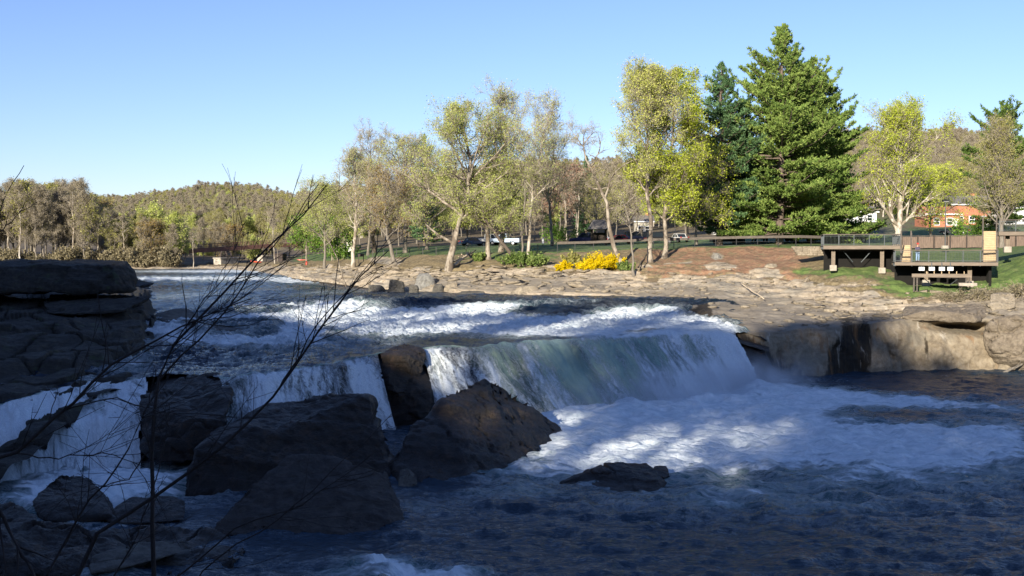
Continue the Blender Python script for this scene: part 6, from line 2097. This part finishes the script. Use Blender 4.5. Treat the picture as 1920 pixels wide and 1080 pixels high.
CARS = [
    ("dark blue low car leftmost of the parked cars, beside the leaning sycamore", 888, 176, .4, (0.02, 0.05, 0.13), 'sedan', 4.6),
    ("white pickup truck seen between the twin trunks", 918, 179, .3, (0.75, 0.74, 0.70), 'pickup', 5.4),
    ("white and pale blue truck just right of the twin trunked tree", 945, 178, 2.9, (0.42, 0.52, 0.66), 'pickup', 5.6),
    ("dark blue four door car left of the small roofed shelter", 1096, 172, 2.8, (0.025, 0.03, 0.10), 'suv', 4.7),
    ("long white car beside the small roofed shelter", 1127, 174, .15, (0.78, 0.76, 0.75), 'suv', 4.9),
    ("dark red car behind the leaning half dead tree", 1166, 173, .2, (0.22, 0.02, 0.025), 'sedan', 4.5),
    ("dark navy van between the thin tree and the tall pale trunk", 1200, 175, .1, (0.015, 0.02, 0.05), 'van', 5.0),
    ("black car with red lights right of the tall pale trunk", 1236, 172, .1, (0.02, 0.02, 0.022), 'suv', 4.6),
    ("small white car in the gap between the yellow green trunks and the pines", 1272, 174, 1.9, (0.72, 0.70, 0.66), 'sedan', 4.3),
    ("dark teal car under the left pine behind the rail", 1362, 158, .1, (0.02, 0.055, 0.06), 'sedan', 4.6),
    ("white fronted dark car behind the fence between two pine trunks", 1424, 160, 1.5, (0.03, 0.035, 0.05), 'suv', 4.5),
    ("deep blue van behind the pine trunks left of the upper platform", 1500, 156, .1, (0.012, 0.02, 0.11), 'van', 5.2),
    ("white car at the left end of the upper platform rail", 1534, 150, 1.2, (0.74, 0.72, 0.68), 'sedan', 4.4),
    ("dark blue car seen through the upper platform railing", 1594, 150, .1, (0.012, 0.02, 0.075), 'van', 5.0),
    ("small dark car parked up the grassy slope beyond the board fence", 1790, 172, 2.6, (0.06, 0.06, 0.07), 'sedan', 4.4),
]
for c in CARS: car(*c)


# --- buildings in the park and village
def house(name, label, px, D, w, d, h, rh_, wall, roofm, nwin=3, rz=0.0, chim=True, sink=.5, floors=1):
    g = ground(px, None, D)
    e = empty(name, (g.x, g.y, g.z - sink), rz)
    tag(e, label, "house")
    MB().box((0, d / 2, h / 2), (w, d, h)).build("wall", wall, e)
    o = .4
    rf = MB().add([(-w / 2 - o, -o, h), (w / 2 + o, -o, h), (w / 2 + o, d + o, h), (-w / 2 - o, d + o, h), (-w / 2 - o, d / 2, h + rh_), (w / 2 + o, d / 2, h + rh_)],
                  [(0, 1, 5, 4), (2, 3, 4, 5), (0, 4, 3), (1, 2, 5), (0, 3, 2, 1)]).build("roof", roofm, e)
    MB().box((0, -o - .03, h - .06), (w + .9, .06, .22)).build("eaves_board", M['white'], e)
    if chim: MB().box((w * .25, d * .6, h + rh_ * .8), (.7, .7, 1.6)).build("chimney", M['brick'], rf)
    for fl in range(floors):
        for k in range(nwin):
            x = -w / 2 + (k + .75) * w / (nwin + .5)
            zc = 1.5 + fl * 2.7
            f = MB().box((x, -.03, zc), (1.15, .08, 1.4)).build("window", M['white'], e)
            MB().box((x, -.08, zc + .34), (.9, .04, .5)).box((x, -.08, zc - .3), (.9, .04, .56)).build("pane", M['glass'], f)
    dr = MB().box((w / 2 - .7, -.04, 1.05), (.95, .08, 2.1)).build("door", M['white'], e)
    MB().box((w / 2 - 1.05, -.1, 1.0), (.06, .06, .12)).build("handle", M['black'], dr)
    return e


house("brick_house", "orange red brick house with a grey roof beyond the lamp post", 1822, 205, 7.5, 7, 4.4, 1.8, M['brick'], M['shingle'], 3)
house("brick_house", "low red brick building half hidden by trees left of the lamp post's head", 1768, 200, 6.0, 6, 2.9, 1.5, M['brick'], M['brick'], 2, chim=False)
house("white_house", "white wooden house at the right edge behind the highest platform", 1912, 205, 8, 7, 3.6, 1.8, M['white'], M['shingle'], 4, floors=1)
house("white_house", "small white gabled house between the brick house and the right edge", 1872, 212, 4, 5, 4.2, 1.6, M['white'], M['shingle'], 2)
house("white_house", "low white building seen under the branches of the left pine", 1370, 208, 6.5, 6, 2.4, .9, M['white'], M['white'], 2, chim=False)
house("white_house", "distant white house high on the slope above the upper platform", 1622, 235, 5, 5, 2.8, 1.3, M['white'], M['shingle'], 2)
house("white_house", "narrow white cottage behind the tall pale trunk", 1208, 225, 3.5, 4, 3.2, 1.3, M['trim'], M['shingle'], 2)
house("white_house", "distant pale house low behind the bare grey tree at the left", 645, 215, 3, 4, 3.0, 1.2, M['trim'], M['brick'], 1)
# little shelter
g = ground(1124, None, 164)
sh_ = empty("roofed_shelter", g)
tag(sh_, "small open wooden shelter with a steep grey shingle roof behind the leaning tree", "shelter")
for sx in (-1.05, 1.05):
    for sy in (0, 2.2):
        MB().box((sx, sy, 1.3), (.18, .18, 2.6)).build("post", M['wood_dark'], sh_)
MB().add([(-1.7, -.6, 2.45), (1.7, -.6, 2.45), (1.7, 2.8, 2.45), (-1.7, 2.8, 2.45), (-.9, 1.1, 3.9), (.9, 1.1, 3.9)], [(0, 1, 5, 4), (2, 3, 4, 5), (0, 4, 3), (1, 2, 5), (0, 3, 2, 1)]).build("roof", M['shingle'], sh_)
MB().box((0, 2.1, 1.2), (1.9, .1, 1.5)).build("notice_board", M['wood_dark'], sh_)
# post on the lawn
g = ground(1018, None, 166)
wp = empty("marker_post", g)
tag(wp, "short white marker post on the lawn left of the shelter", "marker post")
MB().box((0, 0, .75), (.28, .12, .9)).build("board", M['white'], wp)
MB().box((0, .1, .5), (.1, .08, 1.2)).build("post", M['wood_dark'], wp)
g = ground(677, None, 158)
wp = empty("wooden_sign", g)
tag(wp, "small dark wooden sign on two legs on the lawn slope at the left", "sign")
MB().box((0, 0, 1.25), (.9, .08, .4)).build("board", M['wood_dark'], wp)
for s in (-.35, .35): MB().box((s, .03, .6), (.1, .1, 1.25)).build("leg", M['wood_dark'], wp)
# picnic table
g = ground(793, None, 178)
pt = empty("picnic_table", g, .3)
tag(pt, "grey picnic table on the lawn behind the rusty tree", "picnic table")
MB().box((0, 0, .75), (2, .8, .06)).build("tabletop", M['wood_grey'], pt)
for s in (-1, 1):
    MB().box((0, s * .75, .45), (2, .28, .05)).build("seat", M['wood_grey'], pt)
    MB().bar((s * .7, -.6, 0), (s * .7, .2, .74), .09).bar((s * .7, .6, 0), (s * .7, -.2, .74), .09).build("legs", M['wood_dark'], pt)

# --- bridge upstream
A_, B_ = V(W(318, 474, 214)), V(W(552, 459, 240))
br = empty("railway_bridge", A_)
tag(br, "old rusty girder bridge on stone piers across the river at the far left", "bridge")
d_ = B_ - A_
MB().bar(Vector((0, 0, 0)), d_, 3.6, .22).build("deck", M['rustdk'], br)
for s in (-1, 1):
    off = Vector((d_.y, -d_.x, 0)).normalized() * 1.8 * s
    MB().bar(off + Vector((0, 0, .1)), off + d_ + Vector((0, 0, .1)), .18, .75).build("girder", M['rust'], br)
    rl = MB().bar(off + Vector((0, 0, 1.25)), off + d_ + Vector((0, 0, 1.25)), .07).bar(off + Vector((0, 0, .85)), off + d_ + Vector((0, 0, .85)), .05)
    for k in range(17):
        rl.box(off + d_ * (k / 16) + Vector((0, 0, .8)), (.08, .08, .95))
    rl.build("railing", M['rust'], br)
for px, y0_, y1_, D_, w_, m_ in ((424, 484, 507, 219, 2.0, 'stone'), (502, 480, 500, 232, 1.6, 'stone')):
    b0_ = V(W(px, y1_, D_)) - A_
    b1_ = V(W(px, y0_, D_)) - A_
    hh = b1_.z - b0_.z
    MB().box((b0_.x, b0_.y, b0_.z + hh / 2), (w_, 5.0, hh), rz=-.5).box((b0_.x, b0_.y, b0_.z + hh), (w_ + .3, 5.3, .25), rz=-.5).build("pier", M[m_], br, bevel=.05)
    tz = d_.z * ((b0_.y) / d_.y)
    tr_ = MB()
    for sx in (-.7, .7):
        for sy in (-1.6, 1.6):
            tr_.bar((b0_.x + sx * 1.2, b0_.y + sy, b1_.z), (b0_.x + sx * .6, b0_.y + sy, tz), .22)
    tr_.bar((b0_.x - .8, b0_.y - 1.6, b1_.z + .2), (b0_.x + .5, b0_.y + 1.6, tz - .2), .12).bar((b0_.x + .8, b0_.y - 1.6, b1_.z + .2), (b0_.x - .5, b0_.y + 1.6, tz - .2), .12)
    tr_.build("steel_trestle", M['rustdk'], br)
o = MB().box((0, 0, 1.0), (1.7, 4, 2.0)).box((0, 0, 2.05), (2.0, 4.3, .2)).build("stone_abutment", M['rustdk'], bevel=.05)
o.location = V(W(526, 495, 222))
tag(o, "dark stone abutment block under the right end of the far bridge", "abutment")

# --- kayaks and red things on the far left shore
def kayak(label, px, py, D, rot, col, L_=2.6):
    n = 14
    vs, fs = [], []
    for i in range(n + 1):
        t = i / n * 2 - 1
        w = .34 * (1 - abs(t) ** 2.4) ** .8 + .004
        z = .12 * abs(t) ** 3
        for k in range(8):
            a = k / 8 * 2 * math.pi
            vs.append((t * L_ / 2, math.cos(a) * w, .2 + z + math.sin(a) * w * .5))
    for i in range(n):
        for k in range(8):
            fs.append((i * 8 + k, i * 8 + (k + 1) % 8, (i + 1) * 8 + (k + 1) % 8, (i + 1) * 8 + k))
    e = empty("kayak", V(W(px, py, D)))
    e.rotation_euler = rot
    tag(e, label, "kayak")
    MB().add(vs, fs).build("hull", paint("kayak_plastic", col), e, smooth=True)
    MB().tube([(0, 0, .36), (0, 0, .40)], .2, 10).build("cockpit", M['black'], e)


kayak("bright red kayak propped upright against a trunk on the far left shore", 577, 496, 181, (0, -1.45, .2), (0.75, .06, .03), 1.3)
kayak("orange red kayak lying on the rocks below the bridge", 480, 493, 212, (0, 0.1, .3), (0.7, .12, .05), 2.4)
kayak("salmon red canoe lying on the lawn at the far left", 567, 489.5, 206, (0, 0, .1), (0.55, .16, .11), 2.2)


# --- logs
def log(label, a, b, r, mat, seed, name="fallen_log"):
    rg_ = random.Random(seed)
    a, b = Vector(a), Vector(b)
    pts = [a + (b - a) * (i / 7) + Vector((rg_.uniform(-.06, .06), 0, rg_.uniform(-.05, .08))) for i in range(8)]
    m = MB().tube(pts, [r * (1 - .06 * i) * rg_.uniform(.85, 1.1) for i in range(8)], 8)
    for k in range(2):
        p = pts[3 + k * 2]
        m.tube([p, p + Vector((rg_.uniform(-.5, .5), -.2, rg_.uniform(.3, .7)))], [r * .35, r * .12], 5)
    o = m.build(name, mat, smooth=True)
    tag(o, label, "log")


def gp2(px, D, up):
    g_ = ground(px, None, D)
    return g_ + Vector((0, 0, up))


log("pale fallen log with a bright broken end right of the big leaning sycamore", gp2(852, 136.5, .3), gp2(878, 141.5, .9), .24, M['canvas'], 1)
log("dark broken limb crossing under the pale fallen log", gp2(848, 137.5, .6), gp2(892, 143, 1.0), .13, B['grey'], 2)
log("thin pale driftwood pole lying across the smooth rock shelf", gp2(1388, 112, .35), gp2(1432, 104, .35), .07, M['canvas'], 3, "driftwood_pole")
log("grey drift log at the foot of the right cliff", V(W(1880, 700, 90)), V(W(1922, 680, 91)), .14, B['grey'], 4)
log("dark stick lying on the dirt slope under the tall pale trunk", gp2(1196, 126, .1), gp2(1212, 134, .12), .09, B['dark'], 5, "fallen_branch")

# --- the visitor on the lower platform
def skin_obj(name, joints, edges, mat, parent, sub=2):
    me = bpy.data.meshes.new(name)
    me.from_pydata([j[:3] for j in joints], edges, [])
    me.materials.append(mat)
    o = link(name, me, parent)
    sk = o.modifiers.new("skin", 'SKIN')
    for i, j in enumerate(joints):
        d = me.skin_vertices[0].data[i]
        r = j[3]
        d.radius = (r, r) if not hasattr(r, '__len__') else r
        d.use_root = (i == 0)
    o.modifiers.new("sub", 'SUBSURF').levels = sub
    o.modifiers["sub"].render_levels = sub
    return o


M['skin'] = simple("skin", (0.50, 0.30, 0.21), 0.6, 0.1)
M['plaid'] = simple("dark_checked_shirt", (0.09, 0.08, 0.12), 0.9, 0.7, 9.0)
M['jeans'] = simple("light_blue_jeans", (0.24, 0.36, 0.52), 0.9, 0.2, 6.0)
M['redcap'] = simple("red_cap_cloth", (0.75, 0.05, 0.035), 0.8, 0.1)
M['hair'] = simple("brown_hair", (0.06, 0.04, 0.03), 0.9, 0.3)
pe = empty("person", (xy(1720, 103.9), 103.9, z2 + .005), math.pi + .35)
tag(pe, "person in a red cap, dark shirt and light jeans leaning at the lower platform's rail", "person")
J = [(0, 0, .95, .13), (0, 0, 1.12, .12), (0, 0, 1.32, .15), (0, 0, 1.46, .07), (0, .01, 1.54, .055), (0, .02, 1.63, (.085, .10)), (0, .015, 1.72, (.07, .085)),
     (-.1, 0, .88, .095), (-.12, .03, .50, .068), (-.13, 0, .09, .045), (-.13, .14, .04, .035), (.1, 0, .88, .095), (.12, .02, .50, .068), (.13, 0, .09, .045), (.13, .14, .04, .035),
     (-.19, 0, 1.38, .06), (-.25, .04, 1.12, .045), (-.19, .26, 1.07, .034), (-.15, .34, 1.09, .026), (.19, 0, 1.38, .06), (.25, .04, 1.12, .045), (.19, .26, 1.07, .034), (.15, .34, 1.09, .026)]
E_ = [(0, 1), (1, 2), (2, 3), (3, 4), (4, 5), (5, 6), (0, 7), (7, 8), (8, 9), (9, 10), (0, 11), (11, 12), (12, 13), (13, 14), (2, 15), (15, 16), (16, 17), (17, 18), (2, 19), (19, 20), (20, 21), (21, 22)]
# fingers and thumbs
for s, w in ((-1, 18), (1, 22)):
    wx, wy, wz, _ = J[w]
    for k in range(4):
        i = len(J)
        J += [(wx - s * (.0 - .012 * k) * 1, wy + .045, wz - .004 * k, .0095), (wx - s * (-.012 * k), wy + .075 - .006 * abs(k - 1), wz - .03, .008)]
        E_ += [(w, i), (i, i + 1)]
    i = len(J)
    J += [(wx - s * -.035 * -1, wy + .02, wz + .005, .010)]
    E_ += [(w, i)]
skin_obj("body", J, E_, M['skin'], pe)
skin_obj("shirt", [(0, 0, .93, .15), (0, 0, 1.12, .145), (0, 0, 1.33, .168), (0, 0, 1.44, .085), (-.19, 0, 1.38, .078), (-.25, .04, 1.12, .06), (-.2, .22, 1.08, .048), (.19, 0, 1.38, .078), (.25, .04, 1.12, .06), (.2, .22, 1.08, .048)],
         [(0, 1), (1, 2), (2, 3), (2, 4), (4, 5), (5, 6), (2, 7), (7, 8), (8, 9)], M['plaid'], pe)
skin_obj("jeans", [(0, 0, .96, .145), (-.1, 0, .88, .112), (-.12, .03, .50, .085), (-.13, 0, .10, .07), (.1, 0, .88, .112), (.12, .02, .50, .085), (.13, 0, .10, .07)], [(0, 1), (1, 2), (2, 3), (0, 4), (4, 5), (5, 6)], M['jeans'], pe)
for s in (-1, 1):
    MB().box((s * .13, .06, .035), (.10, .28, .07)).build("shoe", M['black'], pe, bevel=.02)
cp = MB().tube([(0, .015, 1.70), (0, .015, 1.76), (0, .01, 1.80), (0, .0, 1.82)], [.108, .105, .075, .02], 14).build("cap", M['redcap'], pe, smooth=True)
MB().add([(-.085, .10, 1.70), (.085, .10, 1.70), (.06, .20, 1.69), (-.06, .20, 1.69), (-.085, .10, 1.71), (.085, .10, 1.71), (.06, .20, 1.70), (-.06, .20, 1.70)], [(0, 3, 2, 1), (4, 5, 6, 7), (0, 1, 5, 4), (1, 2, 6, 5), (2, 3, 7, 6), (3, 0, 4, 7)]).build("peak", M['redcap'], cp)
MB().tube([(0, .0, 1.60), (0, .0, 1.66), (0, .005, 1.71)], [.07, .098, .102], 12).build("hair", M['hair'], pe, smooth=True)
fc = MB()
for s in (-1, 1):
    fc.box((s * .035, .117, 1.645), (.022, .01, .012))
fc.box((0, .122, 1.58), (.05, .01, .01))
fc.build("eyes_and_mouth", M['hair'], pe)
MB().add([(-.014, .11, 1.60), (.014, .11, 1.60), (0, .11, 1.645), (0, .14, 1.605)], [(0, 1, 3), (1, 2, 3), (2, 0, 3), (0, 2, 1)]).build("nose", M['skin'], pe)
for s in (-1, 1):
    MB().box((s * .088, .02, 1.625), (.018, .035, .06)).build("ear", M['skin'], pe, bevel=.006)
# ------------------------------------------------------------------ mist where the curtain strikes the pool
def mist(name, c, size, rz, dens, seed):
    bm = bmesh.new()
    bmesh.ops.create_icosphere(bm, subdivisions=3, radius=1.0)
    me = bpy.data.meshes.new(name)
    bm.to_mesh(me)
    bm.free()
    o = link(name, me)
    o.location = c
    o.scale = size
    o.rotation_euler = (0, 0, rz)
    n = NT(name + "_volume")
    co = n.coord('Object')
    ln = n.t.nodes.new("ShaderNodeVectorMath")
    ln.operation = 'LENGTH'
    n.t.links.new(co, ln.inputs[0])
    fall = n.maprange(ln.outputs['Value'], 1.0, 0.15)
    geo = n.t.nodes.new("ShaderNodeNewGeometry")
    wv = n.noise(geo.outputs['Position'], 0.45, 4, 0.6, 0.5)
    d = n.math('MULTIPLY', n.math('MULTIPLY', fall, n.maprange(wv, 0.34, 0.62)), dens)
    v = n.nd("VolumePrincipled", Color=(0.92, 0.95, 1.0), Density=d, Anisotropy=0.2)
    for l in list(n.out.inputs[0].links): n.t.links.remove(l)
    n.t.links.new(v.outputs[0], n.out.inputs['Volume'])
    me.materials.append(n.m)
    tag(o, kind='stuff')


def mist_at(name, pa, pb, D0, D1_, h, th, dens, seed):
    a, b = V(Wz(pa, 0, 0)) if False else V(W(pa, yz(0, D0), D0)), V(W(pb, yz(0, D1_), D1_))
    c = (a + b) / 2
    dv = b - a
    mist(name, (c.x, c.y, h * .25), (dv.length / 2, th, h), math.atan2(dv.y, dv.x), dens, seed)


mist_at("mist", 960, 1500, 66, 80, 2.3, 3.4, 0.6, 1)
mist_at("mist", 1230, 1560, 74, 82, 2.6, 3.0, 0.4, 2)
